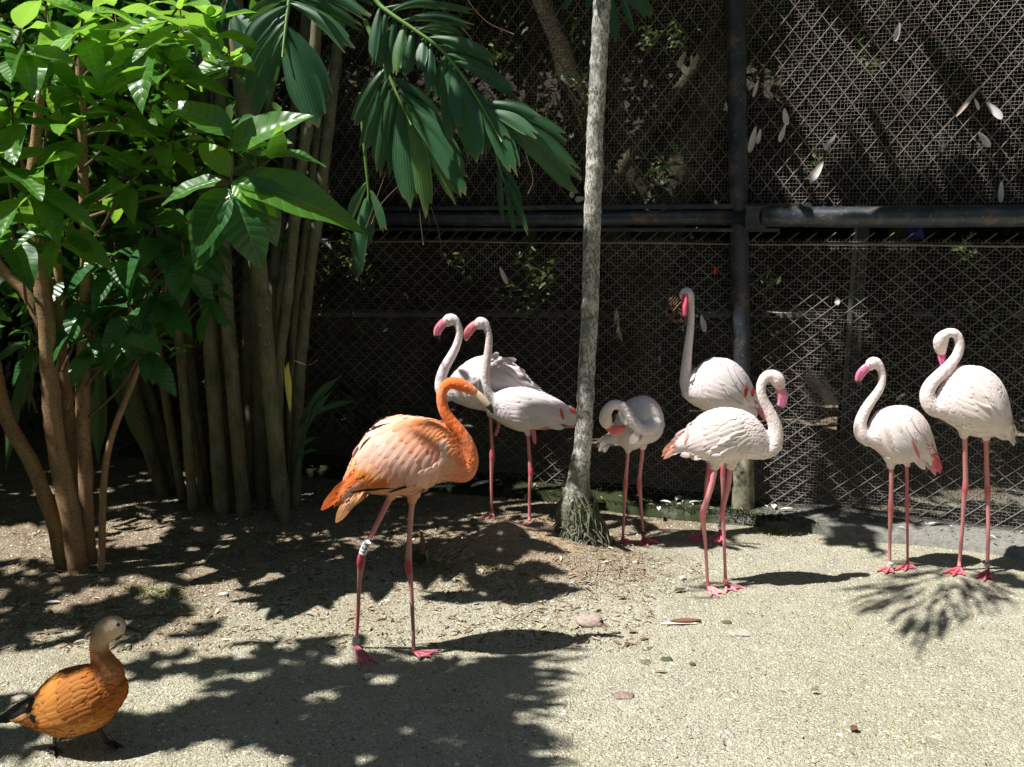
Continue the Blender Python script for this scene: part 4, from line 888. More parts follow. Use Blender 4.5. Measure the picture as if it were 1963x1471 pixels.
            bk = base + (base - tips[len(tips) // 2]).normalized() * 9 * s.m; bk.z = z; v, f, u = tube([(*base, tr * .8), (*bk, tr * .4)], 6); mb.add(v, f, fc)
    def drape(s, bp, tp, w, col, parent, o0=.0015, o1=.006, bend=0, far=False, tipround=.3, base=.45, name='feather'):
        """one feather laid along the body surface, from bp to tp in the side view"""
        nu, nv = 9, 4; V = []; UV = []; lastY = None; camo = Vector((0, 0, HCAM)); bx, by = bp; tx, ty = tp; dx, dy = tx - bx, ty - by; ln = math.hypot(dx, dy); nxp, nyp = -dy / ln, dx / ln
        for i in range(nu + 1):
            t = i / nu; wf = base + (1 - base) * min(1, t / .5); wf *= math.sqrt(max(0.02, 1 - max(0, (t - (1 - tipround)) / tipround) ** 2)); cx = bx + dx * t + nxp * bend * math.sin(math.pi * t) ; cy = by + dy * t + nyp * bend * math.sin(math.pi * t)
            for j in range(nv + 1):
                q = -1 + 2 * j / nv; x = cx + nxp * q * w * .5 * wf; y = cy + nyp * q * w * .5 * wf; d = ray(x, y).normalized()
                if not far: h = s.bvh.ray_cast(camo, d)
                else: h = s.bvh.ray_cast(camo + d * (s.Y0 + 1.5), -d)
                off = (o0 + (o1 - o0) * t) * (1 - .35 * abs(q) ** 2)
                if h[0] is not None:
                    nn = h[1]; side = -d if not far else d
                    nn = (nn + side * .6).normalized() if nn.dot(side) > -.2 else side; p = h[0] + nn * off
                    if lastY is not None and abs(p.y - lastY) > .05: p = P(x, y, lastY)
                    lastY = lastY * .4 + p.y * .6 if lastY is not None else p.y
                else: p = P(x, y, (lastY if lastY is not None else s.Y0) + (off if far else -off) * .3)
                V.append(p); UV.append((t, q))
        F = [(i * (nv + 1) + j, i * (nv + 1) + j + 1, (i + 1) * (nv + 1) + j + 1, (i + 1) * (nv + 1) + j) for i in range(nu) for j in range(nv)]
        c = np.clip(np.array(col) * (1 + rg.normal(0, .035)), 0, .92); return bulk(name, V, F, M['feather'], parent, True, col=np.tile(c, (len(V), 1)), uv=UV)
    def wing(s, rows, far=True, name='wing'):
        """rows from the rear forwards; each (x0,y0,x1,y1,n,angle0,angle1,len,w,col[,bend])"""
        for fr in ((False, True) if far else (False,)):
            first = None
            for k, r in enumerate(rows):
                x0, y0, x1, y1, n, a0, a1, ln, w, col = r[:10]; bend = r[10] if len(r) > 10 else 0; o = .0013 + k * .0004
                for i in range(n):
                    t = (i + .5) / n; x = x0 + (x1 - x0) * t + rg.normal() * w * .06; y = y0 + (y1 - y0) * t + rg.normal() * w * .06; a = R(a0 + (a1 - a0) * t + rg.normal() * 3.5); l = ln * rg.uniform(.88, 1.12)
                    cc_ = col(t) if callable(col) else col
                    ob = s.drape((x, y), (x + math.cos(a) * l, y - math.sin(a) * l), w * rg.uniform(.92, 1.1), cc_, s.root if first is None else first, o, o + .0026, bend, fr, name=name if first is None else 'feather')
                    if first is None: first = ob
def lerp3(a, b): return lambda t: tuple(a[i] * (1 - t) + b[i] * t for i in range(3))

PK = (.64, .265, .265); KN = (.60, .13, .16); PKS = (.66, .22, .22)
WH = (.90, .785, .775); WL = (.86, .775, .80); CR = (.88, .78, .70); CRIM = (.78, .09, .07); SAL = (.85, .40, .30)  # WL puts lavender shade into the plumage colour of the shaded birds
# --- orange flamingo
Y = G(740, 1264).y
ORG = (.90, .205, .05); ORL = (.88, .33, .14); PAL = (.92, .56, .46); PEA = (.84, .44, .25)
b = Bird('flamingo', 'orange flamingo with pale pink back feathers, walking in front, neck curved down', 'flamingo', Y, (740, 1264), dict(
    tail=-1, body=[(640, 962, 972, .8), (655, 928, 966, .7), (676, 880, 950, .62), (700, 836, 946, .62), (730, 808, 947, .64), (762, 797, 948, .66), (800, 799, 946, .66), (836, 806, 926, .64), (862, 822, 922, .62), (884, 852, 924, .6), (902, 880, 920, .55), (911, 893, 908, .6)],
    tubes=[[(913, 754, 7, 0, .8), (898, 745, 10.5, 0, .8), (880, 737, 12.5, 0, .8), (864, 735, 11.5, 0, .9), (852, 743, 10.5), (847, 757, 10.2), (848, 775, 10.5), (854, 792, 11.2), (866, 810, 12.2), (881, 829, 13.2), (894, 850, 14.5), (901, 872, 15.5), (900, 892, 16.5), (888, 905, 17), (868, 905, 15)],
           [(752, 925, 24, -.03), (752, 942, 13, -.03), (749, 956, 7.5, -.03)], [(793, 925, 30, .03), (792, 945, 15, .03), (790, 964, 7.5, .03)]],
    base=PEA, vox=.0042, spots=[(872, 800, 60, 95, 0, ORG, 1), (870, 735, 60, 30, 20, ORG, 1), (900, 880, 38, 60, 0, (.87, .25, .10), 1), (886, 915, 40, 26, 0, (.86, .30, .17), 1), (830, 835, 50, 50, 20, ORL, .9), (760, 850, 95, 70, -20, PAL, 1), (690, 925, 70, 38, -40, ORG, 1), (640, 960, 30, 24, -50, ORG, 1), (770, 935, 40, 22, 0, PEA, .6), (921, 757, 10, 10, 0, (.85, .72, .6), 1), (895, 762, 16, 6, 30, (.88, .36, .1), .7)],
    bill=dict(pts=[(908, 752, 7.5), (918, 759, 7.8), (927, 768, 7.6), (935, 776, 6.2), (941, 785, 4.4), (945, 792, 2)], col=(.82, .66, .48), tip=(.02, .02, .022), cut=.60, gap=[]),
    eyes=[(893, 741, 2.3, (.85, .7, .3))],
    legs=[dict(hip=-.03, heel=(681, 1243), toes=[(690, 1285), (712, 1283), (724, 1275)], col=(.60, .25, .24), fcol=(.66, .21, .27), spots=[(693, 1076, 22, 26, 0, (.50, .07, .11), 1), (686, 1200, 16, 60, 0, (.52, .12, .14), .8)],
               pts=[(750, 950, 7.2), (735, 980, 6.2), (715, 1020, 5.6), (700, 1048, 5.8), (694, 1064, 8.6), (692, 1076, 9.6), (691, 1090, 7.6), (689, 1112, 5.2), (687, 1160, 4.5), (684, 1215, 4.2), (681, 1232, 5)]),
          dict(hip=.03, heel=(794, 1255), toes=[(806, 1266), (828, 1262), (845, 1253)], col=(.60, .30, .27), fcol=(.66, .20, .26), spots=[(784, 1088, 20, 24, 0, (.50, .08, .11), 1), (790, 1160, 14, 40, 0, (.45, .30, .22), .7)],
               pts=[(791, 955, 7.2), (788, 985, 6), (785, 1030, 6), (783, 1065, 7.2), (783, 1086, 9.2), (785, 1100, 7.4), (788, 1125, 5), (790, 1160, 4.8), (792, 1205, 4.2), (793, 1243, 4.6)])],
    bands=[((704, 1039), (695, 1061), 7.6, [(.80, .80, .80), (.02, .03, .08), 'white band with dark characters'], Y - .02), ((682.5, 1224), (681.5, 1231), 6.6, [(.85, .85, .82)], Y - .0)]))
# long tail plumes first, then black wing edges, then layered wing feathers
for (bp, tp, w, cl, bd) in [((700, 905), (616, 978), 22, ORG, 4), ((712, 915), (644, 1002), 24, (.84, .42, .20), 4), ((705, 925), (652, 985), 20, (.86, .55, .36), 3), ((690, 915), (632, 958), 22, (.86, .26, .05), 4), ((720, 930), (662, 975), 20, PEA, 2), ((680, 900), (622, 975), 10, (.5, .09, .02), 3), ((700, 920), (655, 962), 16, PAL, 3)]:
    for far in (False, True): b.drape(bp, tp, w, cl, b.root, .001, .003, bd, far, .45, .5, 'tail_feather')
for (bp, tp, w) in [((796, 930), (746, 944), 5), ((756, 936), (672, 944), 5), ((744, 800), (716, 813), 5), ((748, 812), (704, 830), 6), ((714, 836), (690, 864), 5)]:
    b.drape(bp, tp, w, (.035, .02, .02), b.root, .0045, .0052, 2, False, .75, .15, 'flight_feather')
b.wing([
    (722, 862, 782, 915, 8, 225, 205, 62, 17, lerp3((.88, .32, .07), ORG), 3), (700, 838, 760, 900, 7, 238, 215, 50, 18, lerp3(PAL, (.88, .40, .16))),
    (722, 818, 800, 902, 8, 232, 222, 58, 19, lerp3((.92, .62, .52), (.89, .38, .25)), 3), (745, 802, 818, 900, 9, 222, 236, 56, 19, lerp3((.93, .68, .58), (.90, .46, .35)), 3),
    (768, 800, 838, 898, 9, 214, 246, 52, 18, lerp3((.91, .56, .42), (.91, .52, .42)), 3), (790, 802, 850, 888, 9, 205, 250, 44, 16, lerp3((.89, .40, .21), (.91, .52, .42)), 2), (812, 806, 862, 872, 9, 200, 255, 34, 13, lerp3((.88, .28, .10), (.90, .42, .29)), 2),
    (826, 808, 868, 862, 9, 200, 250, 24, 10, lerp3(ORL, (.88, .42, .22)), 2), (840, 812, 874, 870, 9, 205, 240, 17, 8, ORL, 1)])
for (bp, tp) in [((858, 842), (842, 862)), ((862, 852), (845, 874)), ((864, 864), (846, 884)), ((862, 876), (840, 892)), ((856, 888), (828, 896)), ((846, 898), (812, 905)), ((838, 905), (800, 907))]:
    b.drape(bp, tp, 11, (.91, .60, .48), b.root, .004, .014, 3, False, .3, .4, 'scapular_feather')
BW = dict(col=(.80, .22, .32), tip=(.025, .02, .022), cut=.70)
def gwing(b, rows, far=True): b.wing(rows, far)
def legs(l): return l
# --- far left pair
Y2 = G(944, 992).y
b = Bird('flamingo', 'pale flamingo with ruffled back feathers, farthest left of the pale ones', 'flamingo', Y2, (944, 992), dict(
    tail=1, body=[(852, 738, 758, .7), (862, 722, 766, .62), (880, 704, 775, .6), (905, 688, 783, .6), (935, 681, 788, .6), (965, 686, 790, .6), (990, 700, 788, .58), (1012, 722, 782, .5), (1030, 742, 772, .4), (1050, 757, 768, .3)],
    tubes=[[(853, 620, 9, 0, .8), (861, 614, 12, 0, .8), (869, 613, 10, 0, .85), (876, 620, 7.5), (880.5, 637, 7.2), (876, 661, 7.8), (864, 685, 9), (852, 706, 10), (845, 730, 11), (848, 750, 13), (864, 758, 14)], [(941, 775, 18), (940, 790, 8), (940, 798, 5)]],
    base=WL, spots=[(852, 618, 12, 9, 40, (.80, .42, .46), .8), (930, 770, 60, 20, 0, CR, .7), (1040, 760, 20, 15, 0, (.72, .45, .45), .8)],
    bill=dict(pts=[(855, 615, 8), (847, 623, 8.6), (840, 633, 8.2), (838.5, 644, 6.5), (842, 653, 3)], **BW), eyes=[(856.5, 613, 1.8, (.8, .7, .3))],
    legs=[dict(hip=0, heel=(944, 990), toes=[(918, 997), (930, 1001), (948, 997)], col=PK, fcol=PK, spots=[(943, 874, 16, 16, 0, KN, 1)], pts=[(940, 788, 4.6), (941, 820, 4), (943, 858, 4.8), (943.6, 874, 6.4), (943, 888, 5), (942, 920, 3.4), (942.5, 978, 3.3)]),
          dict(hip=.03, heel=(955, 992), col=PK, pts=[(946, 785, 4), (953, 800, 4.5), (956, 815, 4.2), (952, 828, 4), (949, 836, 2)])], vox=.006))
b.wing([(930, 690, 990, 760, 6, -28, -22, 62, 17, WL), (905, 690, 975, 765, 6, -18, -18, 56, 17, (.75, .71, .73)), (885, 700, 945, 768, 6, -8, -18, 48, 15, WL), (868, 716, 915, 765, 5, -5, -18, 36, 13, WL)])
for bp, tp in [((935, 690), (956, 677)), ((945, 690), (990, 690)), ((960, 700), (1007, 713)), ((970, 705), (1002, 722)), ((925, 688), (950, 682)), ((985, 722), (1034, 745)), ((990, 735), (1048, 760))]: b.drape(bp, tp, 13, WL, b.root, .006, .02, 2, False, .3, .5, 'raised_feather')
Y3 = G(1016, 1006).y
b = Bird('flamingo', 'pale flamingo on one leg, the other folded back, directly left of the palm trunk', 'flamingo', Y3, (1016, 1003), dict(
    tail=1, body=[(930, 748, 776, .7), (938, 750, 795, .62), (952, 752, 806, .6), (972, 745, 818, .6), (1000, 742, 827, .6), (1030, 749, 823, .6), (1058, 760, 816, .55), (1085, 775, 812, .45), (1104, 786, 810, .35), (1122, 797, 806, .3)],
    tubes=[[(913, 626, 8.5, 0, .8), (921, 620, 12, 0, .8), (929, 622, 9.5, 0, .85), (935, 634, 7), (937.5, 650, 7), (936, 672, 7.6), (932, 700, 8.6), (929, 725, 10), (930, 745, 12), (938, 765, 15), (952, 778, 18)], [(1010, 812, 18), (1012, 826, 8), (1012.5, 834, 5)]],
    base=WL, spots=[(912, 625, 11, 8, 40, (.80, .44, .48), .7), (975, 812, 60, 22, 0, CR, .8), (1075, 788, 9, 18, 0, CRIM, 1), (1100, 788, 12, 8, 30, CRIM, 1), (934, 690, 16, 60, 0, (.78, .64, .60), .8)],
    bill=dict(pts=[(914, 621, 8), (904, 629, 8.6), (896, 640, 8.4), (894, 652, 3.5)], col=(.80, .22, .28), tip=(.75, .2, .25), cut=2), eyes=[(917.5, 618, 1.7, (.8, .7, .3))],
    legs=[dict(hip=0, heel=(1015, 1006), toes=[(1000, 1010), (1014, 1016), (1030, 1010)], col=PK, fcol=PK, spots=[(1017, 904, 15, 15, 0, KN, 1)], pts=[(1012, 826, 4.6), (1013, 850, 4), (1016, 890, 4.6), (1017.5, 903, 6), (1017, 916, 4.8), (1015, 940, 3.3), (1015, 996, 3.2)]),
          dict(hip=-.03, heel=(1024, 1006), col=PK, pts=[(1015, 822, 3), (1050, 821, 2.8), (1085, 818.5, 2.8), (1104, 818, 3.6), (1112, 821, 3)]), dict(hip=-.03, heel=(1024, 1006), col=(.70, .2, .25), pts=[(1018, 818, 5), (1022, 828, 6), (1024, 842, 5), (1026, 851, 2)])], vox=.006))
b.wing([(1035, 760, 1060, 808, 5, -22, -10, 48, 13, lerp3(WL, (.76, .70, .68))), (1005, 752, 1035, 815, 7, -18, -8, 46, 12, WL), (980, 752, 1010, 815, 7, -16, -8, 42, 12, (.76, .72, .71)), (960, 758, 985, 812, 6, -12, -8, 36, 11, WL)])
b.drape((1074, 782), (1080, 805), 8, (.72, .14, .10), b.root, .004, .005, 0, False, .9, .2, 'crimson_covert'); b.drape((1092, 782), (1108, 793), 7, (.72, .14, .10), b.root, .004, .005, 0, False, .9, .2, 'crimson_covert')
# --- preening
Y4 = G(1215, 1044).y
b = Bird('flamingo', 'smaller pale flamingo preening with its bent neck looped over, just right of the palm trunk', 'flamingo', Y4, (1215, 1044), dict(
    tail=-1, body=[(1158, 838, 852, .7), (1168, 828, 852, .6), (1182, 800, 850, .6), (1196, 775, 858, .68), (1214, 763, 862, .72), (1235, 759, 852, .76), (1254, 768, 846, .78), (1266, 784, 836, .72), (1272, 800, 822, .6)],
    tubes=[[(1168, 818, 9, -.14, .9), (1162, 808, 12, -.14), (1161, 795, 11, -.15), (1167, 783, 9.5, -.15), (1177, 776, 9, -.15), (1189, 778, 9, -.15), (1200, 790, 9.2, -.15), (1208, 804, 9.8, -.15), (1219, 816, 11, -.14), (1234, 824, 13, -.11), (1248, 818, 18, -.07), (1250, 808, 20, -.03)],
           [(1206, 845, 16, -.02), (1204, 858, 8, -.02), (1204, 868, 4.5, -.02)], [(1231, 840, 16, .02), (1232, 853, 8, .02), (1232, 862, 4.5, .02)], [(1175, 838, 10), (1163, 842, 8), (1156, 852, 6), (1151, 864, 3)]],
    base=WL, spots=[(1215, 845, 40, 18, 0, CR, .8), (1166, 800, 20, 34, 0, (.80, .68, .58), .8), (1172, 818, 8, 6, 0, (.8, .45, .42), .8)],
    bill=dict(pts=[(1166, 819, 7.5, -.145), (1174, 824, 8, -.15), (1184, 825, 8.5, -.155), (1193, 822, 6, -.155), (1196, 818, 3, -.15)], col=(.82, .15, .14), tip=(.1, .02, .03), cut=.9, gap=[5, 6]), eyes=[],
    legs=[dict(hip=-.02, heel=(1194, 1040), toes=[(1184, 1048.5), (1198, 1049), (1216, 1044)], col=PK, fcol=(.70, .13, .17), spots=[(1199, 928, 15, 15, 0, KN, 1)], pts=[(1204, 858, 4.6), (1203, 880, 4), (1200, 914, 4.6), (1199, 928, 6), (1198.5, 942, 4.6), (1197, 975, 3.2), (1194, 1030, 3.1)]),
          dict(hip=.02, heel=(1234, 1038), toes=[(1225, 1048.5), (1242, 1049), (1264, 1044)], col=PK, fcol=(.70, .13, .17), spots=[(1226, 930, 15, 15, 0, KN, 1)], pts=[(1232.5, 853, 5), (1230, 880, 4.6), (1226, 914, 4.8), (1225.6, 930, 6.2), (1227, 945, 4.6), (1230, 980, 3.2), (1233.5, 1026, 3.1)])],
    bands=[((1233.3, 1022), (1233.6, 1028), 4.6, [(.25, .05, .05)], Y4)], vox=.0055))
b.wing([(1210, 768, 1240, 835, 6, -60, -150, 40, 15, WL), (1225, 764, 1262, 812, 6, -95, -130, 34, 14, (.75, .72, .74))])
for bp, tp in [((1182, 795), (1196, 822)), ((1186, 790), (1204, 815)), ((1180, 805), (1188, 828))]: b.drape(bp, tp, 10, (.82, .80, .80), b.root, .004, .012, 2, False, .4, .4)
for bp, tp in [((1172, 838), (1148, 866)), ((1176, 842), (1158, 868)), ((1168, 834), (1150, 852))]: b.drape(bp, tp, 10, (.74, .70, .68), b.root, .002, .004, 3, False, .4, .5, 'tail_feather')
# --- tall one by the post
Y5 = G(1360, 1034).y
b = Bird('flamingo', 'tall pale flamingo with straight raised neck, facing forward near the fence post', 'flamingo', Y5, (1360, 1034), dict(
    tail=1, body=[(1308, 736, 758, .8), (1318, 726, 768, .72), (1334, 706, 778, .7), (1354, 689, 787, .7), (1376, 686, 790, .72), (1400, 691, 789, .7), (1420, 706, 784, .65), (1436, 728, 780, .55), (1450, 756, 782, .42), (1462, 776, 794, .3)],
    tubes=[[(1313, 577, 7, -.02), (1314, 567, 11.6, -.01), (1316, 561, 10, 0), (1322, 566, 8, .01), (1325, 585, 6.3), (1325, 611, 6.5), (1323, 634, 7.2), (1320, 660, 8), (1317, 687, 8.8), (1314.5, 712, 10), (1316, 736, 13), (1328, 752, 18)],
           [(1395, 775, 18), (1390, 792, 8)]],
    base=WL, spots=[(1313, 577, 13, 12, 0, (.78, .36, .42), 1), (1350, 775, 60, 20, 0, CR, .8), (1430, 752, 7, 14, 10, CRIM, 1), (1442, 755, 6, 10, 10, CRIM, .8)],
    bill=dict(pts=[(1313.5, 568, 10, -.025), (1312.5, 583, 9.6, -.045), (1312.2, 598, 8, -.05), (1312.8, 612, 6, -.045), (1313.8, 625, 2.6, -.03)], col=(.80, .13, .22), tip=(.04, .02, .025), cut=.58, ref=(1, 0, 0), gap=[]), eyes=[(1306, 565, 1.6, (.8, .7, .3))],
    legs=[dict(hip=.02, heel=(1344, 1026), toes=[(1313, 1038), (1330, 1042), (1349, 1041)], col=PK, fcol=(.72, .16, .24), spots=[(1358, 905, 15, 15, 0, KN, 1)], pts=[(1378, 785, 5), (1366, 850, 4.5), (1358, 905, 6), (1352, 950, 3.6), (1345, 1018, 3.4)]),
          dict(hip=-.02, heel=(1381, 1026), toes=[(1353, 1041), (1368, 1047), (1385, 1048)], col=PK, fcol=(.72, .18, .26), spots=[(1385, 905, 15, 15, 0, KN, 1)], pts=[(1392, 788, 5), (1388, 850, 4.4), (1386, 905, 6), (1385, 950, 3.6), (1381, 1016, 3.4)])],
    bands=[((1380.8, 1008), (1380.6, 1013), 5.2, [(.6, .6, .6)], Y5)], vox=.0055))
b.wing([(1420, 716, 1440, 765, 5, -72, -80, 40, 11, WL), (1395, 700, 1415, 775, 6, -52, -40, 50, 14, WL), (1370, 695, 1385, 775, 6, -40, -28, 50, 15, (.76, .72, .72)), (1345, 700, 1355, 775, 6, -28, -15, 44, 15, WL)])
for bp, tp, w in [((1431, 738), (1428, 762), 9), ((1443, 742), (1443, 762), 6)]: b.drape(bp, tp, w, (.72, .08, .05), b.root, .005, .006, 0, False, .9, .2, 'crimson_covert')
for bp, tp in [((1392, 700), (1434, 770)), ((1404, 702), (1440, 752)), ((1380, 735), (1422, 775))]: b.drape(bp, tp, 1.6, (.46, .38, .42), b.root, .008, .009, 5, False, .3, .6, 'dark_feather_edge')
for bp, tp in [((1440, 765), (1470, 808)), ((1446, 768), (1465, 800))]: b.drape(bp, tp, 9, (.66, .25, .25), b.root, .002, .004, 0, False, .4, .5, 'tail_feather')
b.drape((1333, 706), (1325, 733), 9, (.84, .82, .80), b.root, .006, .02, 0, False, .4, .5)
# --- front right
Y6 = G(1380, 1132).y
b = Bird('flamingo', 'sunlit pale flamingo with peach tail, its looped neck and head to the right', 'flamingo', Y6, (1380, 1132), dict(
    tail=-1, body=[(1283, 856, 872, .5), (1300, 838, 868, .5), (1322, 814, 869, .56), (1345, 794, 880, .6), (1370, 784, 886, .62), (1398, 782, 886, .62), (1425, 788, 880, .62), (1448, 802, 880, .62), (1466, 824, 880, .6), (1484, 845, 873, .55), (1498, 852, 862, .6)],
    tubes=[[(1497, 744, 9.5, 0, .8), (1490, 729, 14, 0, .82), (1480, 721, 12.5, 0, .85), (1469, 722, 10, 0, .95), (1461.5, 731, 9), (1458.5, 746, 9), (1463, 765, 9.4), (1473, 785, 10.2), (1482, 805, 12), (1487, 826, 14), (1484, 845, 16), (1474, 860, 17.5), (1458, 862, 17)],
           [(1374, 868, 24, -.03), (1372, 886, 11.5, -.03), (1370, 900, 6, -.03)], [(1404, 868, 24, .03), (1402, 886, 11.5, .03), (1400, 900, 6, .03)]],
    base=WH, spots=[(1275, 868, 30, 20, -40, SAL, 1), (1300, 848, 26, 12, -50, (.84, .45, .36), .8), (1398, 884, 70, 24, 0, CR, .9), (1496, 742, 9, 7, 0, (.82, .45, .50), .9), (1400, 800, 50, 22, 10, (.74, .68, .68), .5)],
    bill=dict(pts=[(1494, 740, 9.5), (1498, 752, 10), (1500, 765, 9.6), (1497, 777, 8), (1491, 786, 5), (1486, 792, 2)], col=(.84, .27, .42), tip=(.03, .025, .025), cut=.62), eyes=[(1489, 733, 2.2, (.8, .68, .45))],
    legs=[dict(hip=-.03, heel=(1358, 1130), toes=[(1363, 1146), (1378, 1147), (1390, 1141)], col=(.72, .30, .32), fcol=(.80, .34, .36), spots=[(1347, 988, 20, 24, 0, (.74, .24, .28), .8)], pts=[(1371, 895, 6.6), (1364, 930, 6.6), (1353, 965, 6.6), (1347, 986, 7.8), (1348, 1004, 6), (1352, 1040, 3.8), (1356, 1110, 3.6), (1357, 1124, 4.6)]),
          dict(hip=.03, heel=(1392, 1124), toes=[(1392, 1138), (1412, 1136), (1430, 1131)], col=(.70, .28, .30), fcol=(.80, .34, .38), spots=[(1384, 984, 18, 22, 0, (.68, .2, .24), .8)], pts=[(1400, 895, 6.4), (1396, 930, 6.2), (1387, 968, 5.8), (1384, 984, 6.8), (1386, 1000, 5.4), (1388, 1030, 4), (1390, 1090, 3.7), (1391, 1116, 4.2)])],
    bands=[((1390.6, 1113), (1390.8, 1118), 5.4, [(.45, .12, .1)], Y6 + .01)], vox=.0052))
for bp, tp, w, cl_c in [((1318, 838), (1270, 868), 15, SAL), ((1318, 850), (1272, 880), 12, (.85, .5, .4)), ((1325, 845), (1290, 872), 13, WH), ((1322, 830), (1284, 852), 12, (.86, .62, .52)), ((1310, 842), (1268, 876), 8, (.86, .34, .24))]:
    for far in (False, True): b.drape(bp, tp, w, cl_c, b.root, .001, .003, 2, far, .5, .5, 'tail_feather')
b.wing([(1330, 812, 1350, 868, 5, 215, 195, 44, 14, WH), (1355, 795, 1372, 872, 7, 208, 192, 46, 14, WH), (1380, 790, 1400, 872, 8, 205, 195, 44, 13, (.79, .72, .69)), (1405, 795, 1424, 868, 8, 204, 215, 38, 12, WH), (1425, 802, 1442, 862, 7, 204, 215, 28, 10, (.8, .73, .69))])
for bp, tp in [((1425, 828), (1398, 838)), ((1420, 838), (1388, 846)), ((1415, 848), (1374, 852)), ((1400, 858), (1362, 860)), ((1395, 866), (1356, 866)), ((1410, 856), (1380, 872))]: b.drape(bp, tp, 9, (.82, .75, .71), b.root, .005, .013, 2, False, .3, .4, 'ruffled_feather')
b.drape((1318, 815), (1312, 850), 7, (.84, .42, .34), b.root, .004, .006, -3, False, .6, .4, 'pink_covert')
# --- small right
Y7 = G(1722, 1094).y
b = Bird('flamingo', 'shorter pale flamingo with bright pink tail tip, left of the two at the right', 'flamingo', Y7, (1722, 1094), dict(
    tail=1, body=[(1660, 826, 850, .7), (1672, 800, 858, .66), (1686, 785, 866, .64), (1704, 779, 884, .64), (1724, 778, 889, .64), (1746, 783, 886, .62), (1764, 796, 882, .56), (1778, 816, 886, .45), (1789, 846, 896, .36), (1798, 880, 908, .3)],
    tubes=[[(1664, 706, 8.5, 0, .8), (1672, 697, 12, 0, .82), (1680, 697, 10.5, 0, .85), (1688, 707, 7.6), (1691.5, 724, 7.2), (1686, 746, 8), (1670, 769, 9.2), (1656, 792, 10.4), (1649, 815, 11.8), (1653, 834, 14), (1670, 842, 16)],
           [(1709, 875, 18, -.02), (1708, 890, 8, -.02), (1708, 898, 5, -.02)], [(1737, 872, 16, .03), (1738, 887, 7, .03), (1738, 894, 4.5, .03)]],
    base=WH, spots=[(1710, 880, 60, 16, 0, CR, .8), (1795, 892, 16, 28, 20, (.80, .20, .24), 1), (1754, 868, 9, 14, 0, (.8, .25, .28), 1), (1664, 703, 10, 8, 0, (.8, .4, .48), .8)],
    bill=dict(pts=[(1666, 702, 8.2), (1657, 709, 9), (1649, 719, 8.6), (1646, 730, 6.4), (1650, 739, 2.5)], col=(.78, .20, .38), tip=(.03, .02, .025), cut=.72), eyes=[(1667.5, 698, 1.9, (.8, .7, .4))],
    legs=[dict(hip=-.02, heel=(1706, 1092), toes=[(1681, 1097.5), (1697, 1102), (1713, 1101)], col=PK, fcol=(.74, .17, .22), spots=[(1708, 973, 15, 15, 0, KN, .7)], pts=[(1708, 888, 5), (1708.5, 920, 4.6), (1708, 958, 5), (1708, 973, 6.2), (1707, 988, 5), (1706, 1030, 3.5), (1705.5, 1082, 3.4)]),
          dict(hip=.03, heel=(1740, 1087), toes=[(1716, 1095), (1734, 1097), (1756, 1092)], col=(.62, .17, .19), fcol=(.74, .17, .22), spots=[(1738.5, 968, 12, 18, 0, KN, .8)], pts=[(1738, 886, 4), (1738.5, 920, 3.6), (1738.5, 955, 4), (1738.6, 968, 5), (1739, 982, 3.8), (1739.5, 1030, 2.8), (1740, 1078, 2.8)])],
    bands=[((1705.6, 1080), (1705.6, 1086), 5.4, [(.6, .58, .55)], Y7)], vox=.0055))
for bp, tp, w, cl_c in [((1778, 850), (1803, 908), 13, (.80, .17, .22)), ((1772, 858), (1794, 912), 12, (.82, .36, .38)), ((1784, 846), (1806, 900), 8, (.78, .12, .16))]:
    for far in (False, True): b.drape(bp, tp, w, cl_c, b.root, .001, .003, 1, far, .4, .5, 'tail_feather')
b.wing([(1752, 800, 1765, 866, 5, -72, -58, 44, 12, WH), (1728, 790, 1740, 868, 6, -64, -42, 48, 13, WH), (1704, 788, 1715, 868, 6, -60, -35, 44, 13, (.79, .74, .72)), (1684, 794, 1692, 862, 6, -66, -35, 34, 12, WH)])
b.drape((1748, 845), (1762, 878), 7, (.80, .22, .26), b.root, .007, .009, 0, False, .5, .3, 'pink_covert')
for bp, tp in [((1744, 800), (1770, 838)), ((1760, 812), (1780, 850)), ((1735, 815), (1758, 850))]: b.drape(bp, tp, 1.4, (.46, .4, .42), b.root, .008, .009, 2, False, .3, .6, 'dark_feather_edge')
